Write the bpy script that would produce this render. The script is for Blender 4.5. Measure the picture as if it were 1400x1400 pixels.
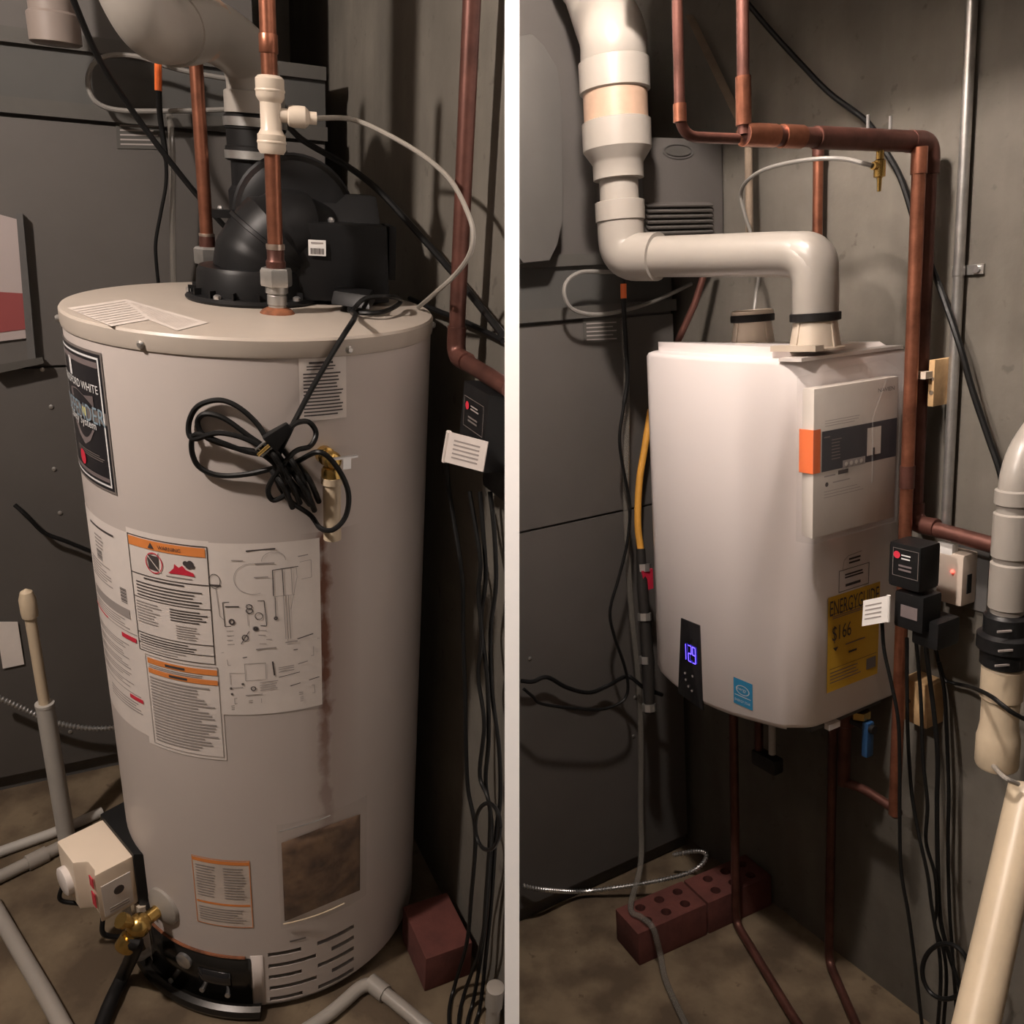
import bpy, bmesh, math, random
from mathutils import Vector as V, Matrix
random.seed(7)
S = bpy.context.scene
for o in list(bpy.data.objects): bpy.data.objects.remove(o)
COL = S.collection

# ------------------------------------------------------------------ camera
F = 1130.0                        # focal length in pixels of a 1400 px frame
PITCH = math.radians(19.5)
CAM = V((0, 0, 1.5))
cd = bpy.data.cameras.new('camera'); cam = bpy.data.objects.new('camera', cd); COL.objects.link(cam)
cd.sensor_width = 36.0; cd.sensor_fit = 'HORIZONTAL'; cd.lens = 36.0 * F / 1400.0
cd.clip_start = 0.02
cam.location = CAM; cam.rotation_euler = (math.pi/2 - PITCH, 0, 0)
S.camera = cam

# ------------------------------------------------------------------ world, exposure
wd = bpy.data.worlds.new('world'); S.world = wd; wd.use_nodes = True
wd.node_tree.nodes['Background'].inputs[0].default_value = (1.0, 0.86, 0.74, 1)
wd.node_tree.nodes['Background'].inputs[1].default_value = 0.0      # a closed basement: only its bulbs give light
S.view_settings.view_transform = 'Standard'; S.view_settings.look = 'None'
S.view_settings.exposure = 0.0; S.view_settings.gamma = 1.0
S.view_settings.use_curve_mapping = False
LAMP_L = ((-1.10, 0.42, 2.20), 1560.0)      # ceiling bulbs above the frame: position in their bay, strength
LAMP_R = ((0.136, 1.03, 2.28), 1020.0)
LAMP_COL = (1.0, 0.87, 0.78)

# ------------------------------------------------------------------ the two bays
# each bay has its own floor frame: x right, y away from the camera, z up from its floor
MC = Matrix(((1, 0, 0), (0, -math.sin(PITCH), math.cos(PITCH)), (0, -math.cos(PITCH), -math.sin(PITCH))))
class Place:
    def __init__(s, vp, H):
        up = -V((vp[0]-700, vp[1]-700, F)).normalized()
        y = (V((0, 0, 1)) - up.z*up).normalized(); x = y.cross(up)
        s.R = Matrix((x, y, up)); s.H = H; s.C = V((0, 0, H))
        s.M = Matrix.Translation(CAM) @ (MC @ s.R.transposed()).to_4x4() @ Matrix.Translation(-s.C)
    def ray(s, px, py): return s.R @ V(((px-700)/F, (py-700)/F, 1))
    def d(s, px, py, dep): return s.C + s.ray(px, py)*dep
    def z(s, px, py, z): r = s.ray(px, py); return s.C + r*((z-s.H)/r.z)
    def pl(s, px, py, p0, n): r = s.ray(px, py); return s.C + r*((p0-s.C).dot(n)/r.dot(n))
    def dep(s, p): return (s.R.transposed() @ (p-s.C)).z
    def clipplane(s, sign):
        n = s.R @ V((1, 0, 0)); return s.C + n*sign*0.0102, n*sign
L = Place((484, 3522), 1.435)
R = Place((1060, 5397), 1.508)
SIDE = {id(L): -1, id(R): 1}
YAW = math.radians(27.8)
w = V((math.cos(YAW), math.sin(YAW), 0)); u = V((math.sin(YAW), -math.cos(YAW), 0)); Z = V((0, 0, 1))
WL, UL = 0.55, -1.90              # wall and furnace planes, left bay
WR, UR = 1.362, -1.611            # right bay
def uv(a, b, z): return u*a + w*b + Z*z
def lw(px, py, off=0): return L.pl(px, py, w*(WL-off), w)
def lu(px, py, off=0): return L.pl(px, py, u*(UL+off), u)
def rw(px, py, off=0): return R.pl(px, py, w*(WR-off), w)
def ru(px, py, off=0): return R.pl(px, py, u*(UR+off), u)

# ------------------------------------------------------------------ materials
MATS = {}
def mat(name, col, rough=0.5, metal=0.0, var=0.0, scale=8.0, bump=0.0, emit=0.0, trans=0.0, alpha=1.0, coat=0.0, col2=None, bscale=None, spec=None):
    if name in MATS: return MATS[name]
    m = bpy.data.materials.new(name); m.use_nodes = True; MATS[name] = m
    nt = m.node_tree; b = nt.nodes['Principled BSDF']
    c = (*col, 1)
    b.inputs['Base Color'].default_value = c
    b.inputs['Roughness'].default_value = rough; b.inputs['Metallic'].default_value = metal
    b.inputs['Alpha'].default_value = alpha
    if spec is not None: b.inputs['Specular IOR Level'].default_value = spec
    if trans: b.inputs['Transmission Weight'].default_value = trans
    if coat: b.inputs['Coat Weight'].default_value = coat; b.inputs['Coat Roughness'].default_value = 0.15
    if emit: b.inputs['Emission Color'].default_value = c; b.inputs['Emission Strength'].default_value = emit
    if var or bump or col2:
        tc = nt.nodes.new('ShaderNodeTexCoord'); nz = nt.nodes.new('ShaderNodeTexNoise')
        nz.inputs['Scale'].default_value = scale; nz.inputs['Detail'].default_value = 6; nz.inputs['Roughness'].default_value = 0.62
        nt.links.new(tc.outputs['Object'], nz.inputs['Vector'])
        if var or col2:
            r = nt.nodes.new('ShaderNodeValToRGB')
            k2 = col2 if col2 else tuple(min(1, x*(1+var)) for x in col)
            r.color_ramp.elements[0].position = 0.34; r.color_ramp.elements[1].position = 0.68
            r.color_ramp.elements[0].color = (*(tuple(x*(1-var) for x in col)), 1); r.color_ramp.elements[1].color = (*k2, 1)
            nt.links.new(nz.outputs['Fac'], r.inputs['Fac']); nt.links.new(r.outputs['Color'], b.inputs['Base Color'])
        if bump:
            bn = nt.nodes.new('ShaderNodeBump'); bn.inputs['Strength'].default_value = bump; bn.inputs['Distance'].default_value = 0.01
            n2 = nz
            if bscale:
                n2 = nt.nodes.new('ShaderNodeTexNoise'); n2.inputs['Scale'].default_value = bscale; n2.inputs['Detail'].default_value = 8
                nt.links.new(tc.outputs['Object'], n2.inputs['Vector'])
            nt.links.new(n2.outputs['Fac'], bn.inputs['Height']); nt.links.new(bn.outputs['Normal'], b.inputs['Normal'])
    return m
def concrete(name, base, dark):
    m = mat(name, base, 0.92, var=0.18, scale=5, bump=0.10, bscale=45)
    nt = m.node_tree; b = nt.nodes['Principled BSDF']
    tc = nt.nodes.new('ShaderNodeTexCoord')
    mp = nt.nodes.new('ShaderNodeMapping'); mp.inputs['Scale'].default_value = (4, 4, 0.7)
    st = nt.nodes.new('ShaderNodeTexNoise'); st.inputs['Scale'].default_value = 2.2; st.inputs['Detail'].default_value = 5
    sp = nt.nodes.new('ShaderNodeTexNoise'); sp.inputs['Scale'].default_value = 34; sp.inputs['Detail'].default_value = 3
    nt.links.new(tc.outputs['Object'], mp.inputs[0]); nt.links.new(mp.outputs[0], st.inputs['Vector']); nt.links.new(tc.outputs['Object'], sp.inputs['Vector'])
    r1 = nt.nodes.new('ShaderNodeValToRGB'); r1.color_ramp.elements[0].position = 0.4; r1.color_ramp.elements[1].position = 0.62
    r2 = nt.nodes.new('ShaderNodeValToRGB'); r2.color_ramp.elements[0].position = 0.27; r2.color_ramp.elements[1].position = 0.34
    nt.links.new(st.outputs['Fac'], r1.inputs['Fac']); nt.links.new(sp.outputs['Fac'], r2.inputs['Fac'])
    src = b.inputs['Base Color'].links[0].from_socket
    for ramp, fac in ((r1, 0.45 if 'wall' in name else 0.8), (r2, 0.6)):
        mx = nt.nodes.new('ShaderNodeMix'); mx.data_type = 'RGBA'
        inv = nt.nodes.new('ShaderNodeMath'); inv.operation = 'MULTIPLY_ADD'; inv.inputs[1].default_value = -fac; inv.inputs[2].default_value = fac
        nt.links.new(ramp.outputs['Color'], inv.inputs[0]); nt.links.new(inv.outputs[0], mx.inputs[0])
        nt.links.new(src, mx.inputs[6]); mx.inputs[7].default_value = (*dark, 1); src = mx.outputs[2]
    nt.links.new(src, b.inputs['Base Color'])
    return m
CONC = concrete('concrete_wall', (0.132, 0.119, 0.099), (0.064, 0.057, 0.047))
FLOOR = concrete('concrete_floor', (0.165, 0.124, 0.078), (0.060, 0.040, 0.024))
mat('jacket', (0.53, 0.475, 0.445), 0.40, var=0.03, scale=3, spec=0.3)
mat('lid', (0.46, 0.405, 0.35), 0.4, var=0.05, scale=6)
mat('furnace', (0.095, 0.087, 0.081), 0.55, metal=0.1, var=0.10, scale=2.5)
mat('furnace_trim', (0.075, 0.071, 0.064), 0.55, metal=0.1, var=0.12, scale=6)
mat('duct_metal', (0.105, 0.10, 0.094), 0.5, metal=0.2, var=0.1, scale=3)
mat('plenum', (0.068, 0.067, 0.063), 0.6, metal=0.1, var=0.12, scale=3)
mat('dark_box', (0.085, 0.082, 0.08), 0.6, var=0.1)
mat('copper', (0.33, 0.13, 0.078), 0.33, metal=0.8, var=0.32, scale=22)
mat('copper_dark', (0.125, 0.052, 0.040), 0.42, metal=0.6, var=0.35, scale=16)
mat('solder', (0.62, 0.50, 0.42), 0.32, metal=0.9, var=0.15, scale=40)
mat('brass', (0.60, 0.40, 0.13), 0.25, metal=0.95, var=0.2, scale=30)
mat('galvanized', (0.52, 0.51, 0.49), 0.35, metal=0.85, var=0.15, scale=30)
mat('steel', (0.62, 0.62, 0.62), 0.28, metal=0.9)
mat('tube_grey', (0.20, 0.19, 0.175), 0.45)
mat('pvc', (0.31, 0.285, 0.255), 0.34, var=0.05, scale=5)
mat('stub_beige', (0.20, 0.165, 0.145), 0.5)
mat('pvc_cream', (0.56, 0.46, 0.33), 0.38, var=0.08, scale=9)
mat('pvc_grey', (0.42, 0.40, 0.37), 0.45, var=0.08)
mat('primer', (0.40, 0.275, 0.20), 0.4, var=0.12, scale=14)
mat('fitting_white', (0.58, 0.50, 0.41), 0.32)
mat('fitting_grey', (0.55, 0.47, 0.38), 0.3)
mat('tube_white', (0.27, 0.25, 0.22), 0.35)
mat('tube_clear', (0.22, 0.205, 0.18), 0.25, alpha=0.45)
mat('black_plastic', (0.010, 0.010, 0.0105), 0.42, spec=0.22)
mat('black_rubber', (0.010, 0.0095, 0.0095), 0.5, spec=0.25)
mat('cable', (0.007, 0.007, 0.007), 0.42, spec=0.25)
mat('black_gloss', (0.010, 0.009, 0.008), 0.22, coat=0.15)
mat('slot', (0.006, 0.006, 0.006), 0.9)
mat('paper', (0.72, 0.66, 0.62), 0.5, var=0.04, scale=20)
mat('notice', (0.34, 0.29, 0.28), 0.5)
mat('notice_red', (0.22, 0.05, 0.05), 0.5)
mat('paper_worn', (0.60, 0.52, 0.46), 0.5, var=0.12, scale=14)
mat('ink', (0.06, 0.05, 0.05), 0.6)
mat('ink_soft', (0.33, 0.295, 0.28), 0.6)
mat('ink_orange', (0.74, 0.25, 0.065), 0.55)
mat('ink_red', (0.62, 0.03, 0.06), 0.5)
mat('ink_white', (0.72, 0.72, 0.72), 0.5)
mat('ink_blue', (0.22, 0.30, 0.36), 0.5)
mat('ink_yellow', (0.70, 0.62, 0.16), 0.5)
mat('ink_dim', (0.16, 0.14, 0.13), 0.5)
mat('badge', (0.018, 0.017, 0.020), 0.28, coat=0.3)
mat('badge_grey', (0.17, 0.14, 0.14), 0.4)
mat('rust', (0.20, 0.07, 0.03), 0.85, var=0.5, scale=40)
mat('control_white', (0.78, 0.66, 0.53), 0.45, var=0.03)
mat('heater_white', (0.86, 0.80, 0.785), 0.30, coat=0.25)
mat('heater_case', (0.74, 0.69, 0.66), 0.38)
mat('energy_yellow', (0.66, 0.40, 0.035), 0.5, var=0.06)
mat('manual_white', (0.60, 0.55, 0.50), 0.4, var=0.05, scale=12)
mat('manual_dark', (0.035, 0.037, 0.048), 0.4)
mat('manual_orange', (0.80, 0.16, 0.035), 0.4)
mat('plastic_film', (0.6, 0.57, 0.55), 0.3, alpha=0.05)
mat('pouch_paper', (0.20, 0.115, 0.06), 0.7, col2=(0.035, 0.012, 0.006), scale=24)
mat('pouch_film', (0.6, 0.52, 0.45), 0.2, alpha=0.10)
mat('sticker_blue', (0.03, 0.27, 0.52), 0.4)
mat('display', (0.10, 0.06, 1.0), 0.4, emit=5.0)
mat('led_red', (1.0, 0.06, 0.04), 0.4, emit=6.0)
mat('dark_glass', (0.012, 0.012, 0.014), 0.08, coat=0.7)
mat('wood', (0.52, 0.34, 0.17), 0.7, var=0.2, scale=25)
mat('brick_red', (0.115, 0.034, 0.027), 0.9, var=0.25, scale=14, bump=0.3)
mat('gas_yellow', (0.62, 0.30, 0.05), 0.35, var=0.15)
mat('black_iron', (0.035, 0.032, 0.03), 0.45, metal=0.5)
mat('outlet', (0.62, 0.52, 0.44), 0.4)
mat('outlet_white', (0.80, 0.78, 0.75), 0.4)
mat('valve_blue', (0.03, 0.10, 0.25), 0.4)
mat('valve_red', (0.50, 0.02, 0.05), 0.4)
mat('white_board', (0.90, 0.90, 0.90), 0.6, var=0.015)
mat('joist', (0.16, 0.12, 0.085), 0.85, var=0.25, scale=10)
mat('bulb', LAMP_COL, 0.4)
mat('dark_board', (0.008, 0.007, 0.006), 0.9, spec=0.05)

# ------------------------------------------------------------------ mesh builder
def frame(d):
    d = d.normalized(); a = V((0, 0, 1)) if abs(d.z) < 0.9 else V((1, 0, 0))
    x = a.cross(d).normalized(); return x, d.cross(x), d
class MB:
    def __init__(s): s.v = []; s.f = []
    def add(s, vs, fs):
        k = len(s.v); s.v += [V(p) for p in vs]; s.f += [tuple(i+k for i in f) for f in fs]; return s
    def box(s, c, size, ax=None):
        ax = ax or (V((1, 0, 0)), V((0, 1, 0)), Z); c = V(c)
        vs = [c + ax[0]*(i*size[0]/2) + ax[1]*(j*size[1]/2) + ax[2]*(k*size[2]/2) for k in (-1, 1) for j in (-1, 1) for i in (-1, 1)]
        return s.add(vs, [(0, 2, 3, 1), (4, 5, 7, 6), (0, 1, 5, 4), (2, 6, 7, 3), (0, 4, 6, 2), (1, 3, 7, 5)])
    def hexa(s, b4, t4):
        return s.add(list(b4)+list(t4), [(3, 2, 1, 0), (4, 5, 6, 7), (0, 1, 5, 4), (1, 2, 6, 5), (2, 3, 7, 6), (3, 0, 4, 7)])
    def prism(s, pts, vec):
        n = len(pts); vec = V(vec)
        fs = [tuple(range(n-1, -1, -1)), tuple(range(n, 2*n))] + [(i, (i+1) % n, n+(i+1) % n, n+i) for i in range(n)]
        return s.add(list(pts)+[V(p)+vec for p in pts], fs)
    def lathe(s, prof, o, axis=Z, n=28, caps=True):
        x, y, d = frame(V(axis)); o = V(o); vs = []
        for r, h in prof:
            for i in range(n):
                a = 2*math.pi*i/n; vs.append(o + d*h + (x*math.cos(a)+y*math.sin(a))*r)
        fs = [(j*n+i, j*n+(i+1) % n, (j+1)*n+(i+1) % n, (j+1)*n+i) for j in range(len(prof)-1) for i in range(n)]
        if caps: fs += [tuple(range(n-1, -1, -1)), tuple((len(prof)-1)*n+i for i in range(n))]
        return s.add(vs, fs)
    def tube(s, pts, r, n=12, caps=True):
        pts = [V(p) for p in pts]; m = len(pts); rs = r if isinstance(r, (list, tuple)) else [r]*m
        if len(rs) != m:
            k_ = len(rs)-1; rs = [rs[min(k_, round(i*k_/(m-1)))] for i in range(m)]
        t = [(pts[min(i+1, m-1)]-pts[max(i-1, 0)]).normalized() for i in range(m)]
        x, y, _ = frame(t[0]); vs = []
        for i in range(m):
            x = (x - t[i]*x.dot(t[i])).normalized(); y = t[i].cross(x)
            for k in range(n):
                a = 2*math.pi*k/n; vs.append(pts[i]+(x*math.cos(a)+y*math.sin(a))*rs[i])
        fs = [(j*n+i, j*n+(i+1) % n, (j+1)*n+(i+1) % n, (j+1)*n+i) for j in range(m-1) for i in range(n)]
        if caps: fs += [tuple(range(n-1, -1, -1)), tuple((m-1)*n+i for i in range(n))]
        return s.add(vs, fs)
    def ball(s, c, r, n=14, sq=(1, 1, 1)):
        c = V(c); vs = []; m = n//2
        for j in range(m+1):
            th = math.pi*j/m
            for i in range(n):
                a = 2*math.pi*i/n; vs.append(c+V((math.sin(th)*math.cos(a)*sq[0], math.sin(th)*math.sin(a)*sq[1], math.cos(th)*sq[2]))*r)
        return s.add(vs, [(j*n+i, (j+1)*n+i, (j+1)*n+(i+1) % n, j*n+(i+1) % n) for j in range(m) for i in range(n)])
    def patch(s, fn, s0, s1, t0, t1, ns=1, nt=1):
        vs = [fn(s0+(s1-s0)*i/ns, t0+(t1-t0)*j/nt) for j in range(nt+1) for i in range(ns+1)]
        return s.add(vs, [(j*(ns+1)+i, j*(ns+1)+i+1, (j+1)*(ns+1)+i+1, (j+1)*(ns+1)+i) for j in range(nt) for i in range(ns)])
    def obj(s, name, mt, base=V((0, 0, 0)), bevel=0.0, smooth=0.6, clip=None, seg=2, solid=0.0):
        me = bpy.data.meshes.new(name); me.from_pydata([tuple(p-base) for p in s.v], [], s.f)
        bm = bmesh.new(); bm.from_mesh(me)
        bmesh.ops.remove_doubles(bm, verts=bm.verts, dist=1e-6)
        if clip:
            p0, n = clip
            bmesh.ops.bisect_plane(bm, geom=bm.verts[:]+bm.edges[:]+bm.faces[:], plane_co=p0-base, plane_no=n, clear_inner=True)
            bmesh.ops.holes_fill(bm, edges=[e for e in bm.edges if e.is_boundary])
        if not solid: bmesh.ops.recalc_face_normals(bm, faces=bm.faces)
        if bevel:
            es = [e for e in bm.edges if len(e.link_faces) == 2 and e.calc_face_angle(0) > 0.5]
            bmesh.ops.bevel(bm, geom=es, offset=bevel, segments=seg, profile=0.7, affect='EDGES', clamp_overlap=True)
        bm.to_mesh(me); bm.free()
        for p in me.polygons: p.use_smooth = True
        me.set_sharp_from_angle(angle=smooth)
        me.materials.append(MATS[mt] if isinstance(mt, str) else mt)
        o = bpy.data.objects.new(name, me); COL.objects.link(o)
        if solid:
            md = o.modifiers.new('s', 'SOLIDIFY'); md.thickness = solid; md.offset = 0
        return o

def setp(o, label, cat=None, group=None, kind=None):
    o['label'] = label
    if cat: o['category'] = cat
    if group: o['group'] = group
    if kind: o['kind'] = kind
def single(P, name, mb, mt, label, cat, group=None, base=None, kind=None, clip=False, **k):
    if base is None:
        n = len(mb.v); base = sum(mb.v, V((0, 0, 0)))/n; base = V((base.x, base.y, min(p.z for p in mb.v)))
    o = mb.obj(name, mt, V(base), clip=P.clipplane(SIDE[id(P)]) if clip else None, **k)
    o.matrix_world = P.M @ Matrix.Translation(V(base))
    setp(o, label, cat, group, kind); return o
class Thing:
    def __init__(s, P, name, label, cat, base, group=None, kind=None):
        s.P = P; s.base = V(base); s.o = bpy.data.objects.new(name, None); COL.objects.link(s.o)
        s.o.empty_display_size = 0.05
        s.o.matrix_world = P.M @ Matrix.Translation(s.base); setp(s.o, label, cat, group, kind)
    def part(s, name, mb, mt, parent=None, label=None, clip=False, kind=None, **k):
        o = mb.obj(name, mt, s.base, clip=s.P.clipplane(SIDE[id(s.P)]) if clip else None, **k)
        o.parent = parent or s.o
        if label: o['label'] = label
        if kind: o['kind'] = kind
        return o
def cut(o, cutter, base):              # cut real openings into a finished part
    A = bpy.data.objects.new('a', o.data); B = cutter.obj('b', 'slot', base); COL.objects.link(A)
    m = A.modifiers.new('b', 'BOOLEAN'); m.object = B; m.operation = 'DIFFERENCE'; m.solver = 'EXACT'
    dg = bpy.context.evaluated_depsgraph_get(); dg.update()
    me = bpy.data.meshes.new_from_object(A.evaluated_get(dg)); me.set_sharp_from_angle(angle=0.6)
    bpy.data.objects.remove(A); bpy.data.objects.remove(B); o.data = me
def crom(pts, n=8):
    pts = [V(p) for p in pts]; q = [pts[0]*2-pts[1]]+pts+[pts[-1]*2-pts[-2]]; out = []
    for i in range(1, len(q)-2):
        a, b, c, d = q[i-1:i+3]
        for k in range(n):
            t = k/n; out.append(0.5*((2*b)+(c-a)*t+(2*a-5*b+4*c-d)*t*t+(3*b-a-3*c+d)*t**3))
    return out+[pts[-1]]
def fillet(pts, r, n=7):
    pts = [V(p) for p in pts]; out = [pts[0]]
    for i in range(1, len(pts)-1):
        a, b, c = pts[i-1:i+2]; d1 = (a-b); d2 = (c-b); rr = min(r, d1.length*0.49, d2.length*0.49)
        p = b+d1.normalized()*rr; q = b+d2.normalized()*rr
        for k in range(n+1):
            t = k/n; out.append(p*(1-t)**2+b*2*t*(1-t)+q*t*t)
    return out+[pts[-1]]
def cable(P, name, pts, r, label, cat='cable', mt='cable', group=None, n=8, seg=7):
    return single(P, name, MB().tube(crom(pts, seg), r, n), mt, label, cat, group)

# flat print: polygons in a surface's own (s, t) metres, mapped onto it
_tx = {}
def text2d(txt):
    if txt not in _tx:
        c = bpy.data.curves.new('t', 'FONT'); c.body = txt; c.size = 1; c.resolution_u = 2; c.align_x = 'CENTER'; c.align_y = 'CENTER'
        o = bpy.data.objects.new('t', c); COL.objects.link(o); dg = bpy.context.evaluated_depsgraph_get(); dg.update()
        me = bpy.data.meshes.new_from_object(o.evaluated_get(dg))
        vs = [(v.co.x, v.co.y) for v in me.vertices]; fs = [tuple(p.vertices) for p in me.polygons]
        bpy.data.objects.remove(o); bpy.data.curves.remove(c); bpy.data.meshes.remove(me)
        xs = [a for a, b in vs]; ys = [b for a, b in vs]; cx = (min(xs)+max(xs))/2; cy = (min(ys)+max(ys))/2
        _tx[txt] = ([(a-cx, b-cy) for a, b in vs], fs, max(xs)-min(xs), max(ys)-min(ys))
    return _tx[txt]
class Print:
    def __init__(s, fn, W, H, step=0.012): s.fn = fn; s.W = W; s.H = H; s.step = step; s.m = {}
    def mb(s, c): return s.m.setdefault(c, MB())
    def lift(s, k): return lambda a, b: s.fn(a, b, 0.0004*k)
    def rect(s, c, x, y, ww, h, k=1):          # x, y of the lower left corner, as fractions of the sheet
        x *= s.W; ww *= s.W; y *= s.H; h *= s.H
        s.mb(c).patch(s.lift(k), x, x+ww, y, y+h, max(1, math.ceil(ww/s.step)), 1)
    def frame(s, c, x, y, ww, h, t, k=1):
        tx = t/s.W; ty = t/s.H
        s.rect(c, x, y, ww, ty, k); s.rect(c, x, y+h-ty, ww, ty, k); s.rect(c, x, y, tx, h, k); s.rect(c, x+ww-tx, y, tx, h, k)
    def lines(s, c, x, y, ww, h, n, fill=0.45, k=1, ragged=0.25):
        for i in range(n):
            s.rect(c, x, y+h*(i+0.3)/n, ww*(1-random.random()*ragged), h/n*fill, k)
    def text(s, c, txt, cx, cy, width, hs=1.0, k=2, maxh=None):
        vs, fs, tw, th = text2d(txt); sc = width*s.W/tw
        f = s.lift(k); s.mb(c).add([f(cx*s.W+a*sc, cy*s.H+b*sc*hs) for a, b in vs], fs)
    def poly(s, c, pts, k=2):
        f = s.lift(k); s.mb(c).add([f(a*s.W, b*s.H) for a, b in pts], [tuple(range(len(pts)))])
    def disc(s, c, cx, cy, rx, k=2, hole=0.0, n=20, sy=1.0):
        f = s.lift(k); P1 = [f(cx*s.W+rx*math.cos(2*math.pi*i/n), cy*s.H+rx*sy*math.sin(2*math.pi*i/n)) for i in range(n)]
        if not hole: s.mb(c).add(P1, [tuple(range(n))]); return
        P2 = [f(cx*s.W+hole*rx*math.cos(2*math.pi*i/n), cy*s.H+hole*rx*sy*math.sin(2*math.pi*i/n)) for i in range(n)]
        s.mb(c).add(P1+P2, [(i, (i+1) % n, n+(i+1) % n, n+i) for i in range(n)])
    def stroke(s, c, pts, t, k=2):
        f = s.lift(k)
        for (x0, y0), (x1, y1) in zip(pts, pts[1:]):
            a = V((x0*s.W, y0*s.H)); b = V((x1*s.W, y1*s.H)); d = (b-a); 
            if d.length < 1e-6: continue
            n2 = V((-d.y, d.x)).normalized()*t/2
            s.mb(c).add([f(*(a+n2)), f(*(a-n2)), f(*(b-n2)), f(*(b+n2))], [(0, 1, 2, 3)])
    def build(s, th, parent, names):
        for c, m in s.m.items(): th.part(names.get(c, 'print'), m, c, parent, kind='stuff')
def planefn(o, ax, ay, n):
    return lambda a, b, e=0.0: o+ax*a+ay*b+n*(0.0006+e)

# ================================================================== STRUCTURE
def slab(P, name, pts, vec, mt, label, cat, clip=False):
    mb = MB().prism([V(p) for p in pts], vec)
    return single(P, name, mb, mt, label, cat, kind='structure', clip=clip, smooth=0.4)
# added white partition between the two bays, its raked front edge square to the view
fwd = V((0, math.cos(PITCH), -math.sin(PITCH))); upv = V((0, math.sin(PITCH), math.cos(PITCH)))
a = CAM+fwd*1.0+upv*0.70; b = CAM+fwd*1.0-upv*1.15; T = 20/F
mb = MB().prism([V((-T/2, p.y, p.z)) for p in (a, b, V((0, 3.2, b.z)), V((0, 3.2, 2.45)), V((0, 0.50, 2.45)), V((0, 0.55, 1.685)))], V((T, 0, 0)))  # top runs forward out of view to block lamp light between bays
o = mb.obj('wall_divider', 'white_board', V((0, 1.2, 0))); o.location = (0, 1.2, 0)
setp(o, 'white painted partition board added between the two utility bays', 'wall', kind='structure')

slab(L, 'floor', [(-2.6, -1.2, 0), (0.6, -1.2, 0), (0.6, 2.6, 0), (-2.6, 2.6, 0)], (0, 0, -0.08), FLOOR, 'stained tan concrete floor under the tank water heater', 'floor', True)
slab(R, 'floor', [(-0.6, -1.2, 0), (2.6, -1.2, 0), (2.6, 2.8, 0), (-0.6, 2.8, 0)], (0, 0, -0.08), FLOOR, 'damp tan concrete floor under the wall-hung heater', 'floor', True)
slab(L, 'wall_right', [uv(-2.6, WL, 0), uv(-0.5, WL, 0), uv(-0.5, WL+0.2, 0), uv(-2.6, WL+0.2, 0)], (0, 0, 2.45), CONC, 'poured concrete wall behind the tank water heater', 'wall', True)
slab(R, 'wall_right', [uv(-2.2, WR, 0), uv(1.9, WR, 0), uv(1.9, WR+0.2, 0), uv(-2.2, WR+0.2, 0)], (0, 0, 2.45), CONC, 'poured concrete wall carrying the white wall-hung heater', 'wall', True)
slab(L, 'wall_back', [uv(-2.5, -1.6, 0), uv(-2.5, WL, 0), uv(-2.7, WL, 0), uv(-2.7, -1.6, 0)], (0, 0, 2.45), CONC, 'dim concrete wall behind the grey furnace and the tank', 'wall', True)
slab(R, 'wall_back', [uv(-2.15, 0.3, 0), uv(-2.15, WR+0.1, 0), uv(-2.3, WR+0.1, 0), uv(-2.3, 0.3, 0)], (0, 0, 2.45), CONC, 'dim concrete wall behind the grey furnace and the humidifier', 'wall', True)
slab(L, 'wall_front', [(-2.6, -1.2, 0), (0.6, -1.2, 0), (0.6, -1.3, 0), (-2.6, -1.3, 0)], (0, 0, 2.45), CONC, 'concrete wall closing the left bay behind the viewer', 'wall', True)
slab(R, 'wall_front', [(-0.6, -1.2, 0), (2.6, -1.2, 0), (2.6, -1.3, 0), (-0.6, -1.3, 0)], (0, 0, 2.45), CONC, 'concrete wall closing the right bay behind the viewer', 'wall', True)
slab(L, 'wall_left', [(-2.6, -1.2, 0), (-2.6, 2.8, 0), (-2.7, 2.8, 0), (-2.7, -1.2, 0)], (0, 0, 2.45), CONC, 'concrete wall at the far side of the left bay', 'wall', True)
slab(L, 'ceiling', [(-2.6, -1.2, 2.45), (0.6, -1.2, 2.45), (0.6, 2.9, 2.45), (-2.6, 2.9, 2.45)], (0, 0, 0.06), 'joist', 'dark board ceiling above the tank water heater', 'ceiling', True)
slab(R, 'ceiling', [(-0.6, -1.2, 2.45), (2.6, -1.2, 2.45), (2.6, 2.9, 2.45), (-0.6, 2.9, 2.45)], (0, 0, 0.06), 'joist', 'dark board ceiling above the wall-hung heater', 'ceiling', True)

# unseen joist added above the frame to shade the right bay's upper wall
def beam(P, name, u0, u1, w0, w1, z0, z1, mt, label, cat):
    m = MB().hexa([uv(u0, w0, z0), uv(u1, w0, z0), uv(u1, w1, z0), uv(u0, w1, z0)], [uv(u0, w0, z1), uv(u1, w0, z1), uv(u1, w1, z1), uv(u0, w1, z1)])
    return single(P, name, m, mt, label, cat, kind='structure', clip=True)
beam(R, 'shade_joist_1', -1.30, 0.25, 0.98, 1.02, 2.03, 2.45, 'joist', 'unseen wooden ceiling joist added to shade the wall over the wall-hung heater', 'beam')

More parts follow.
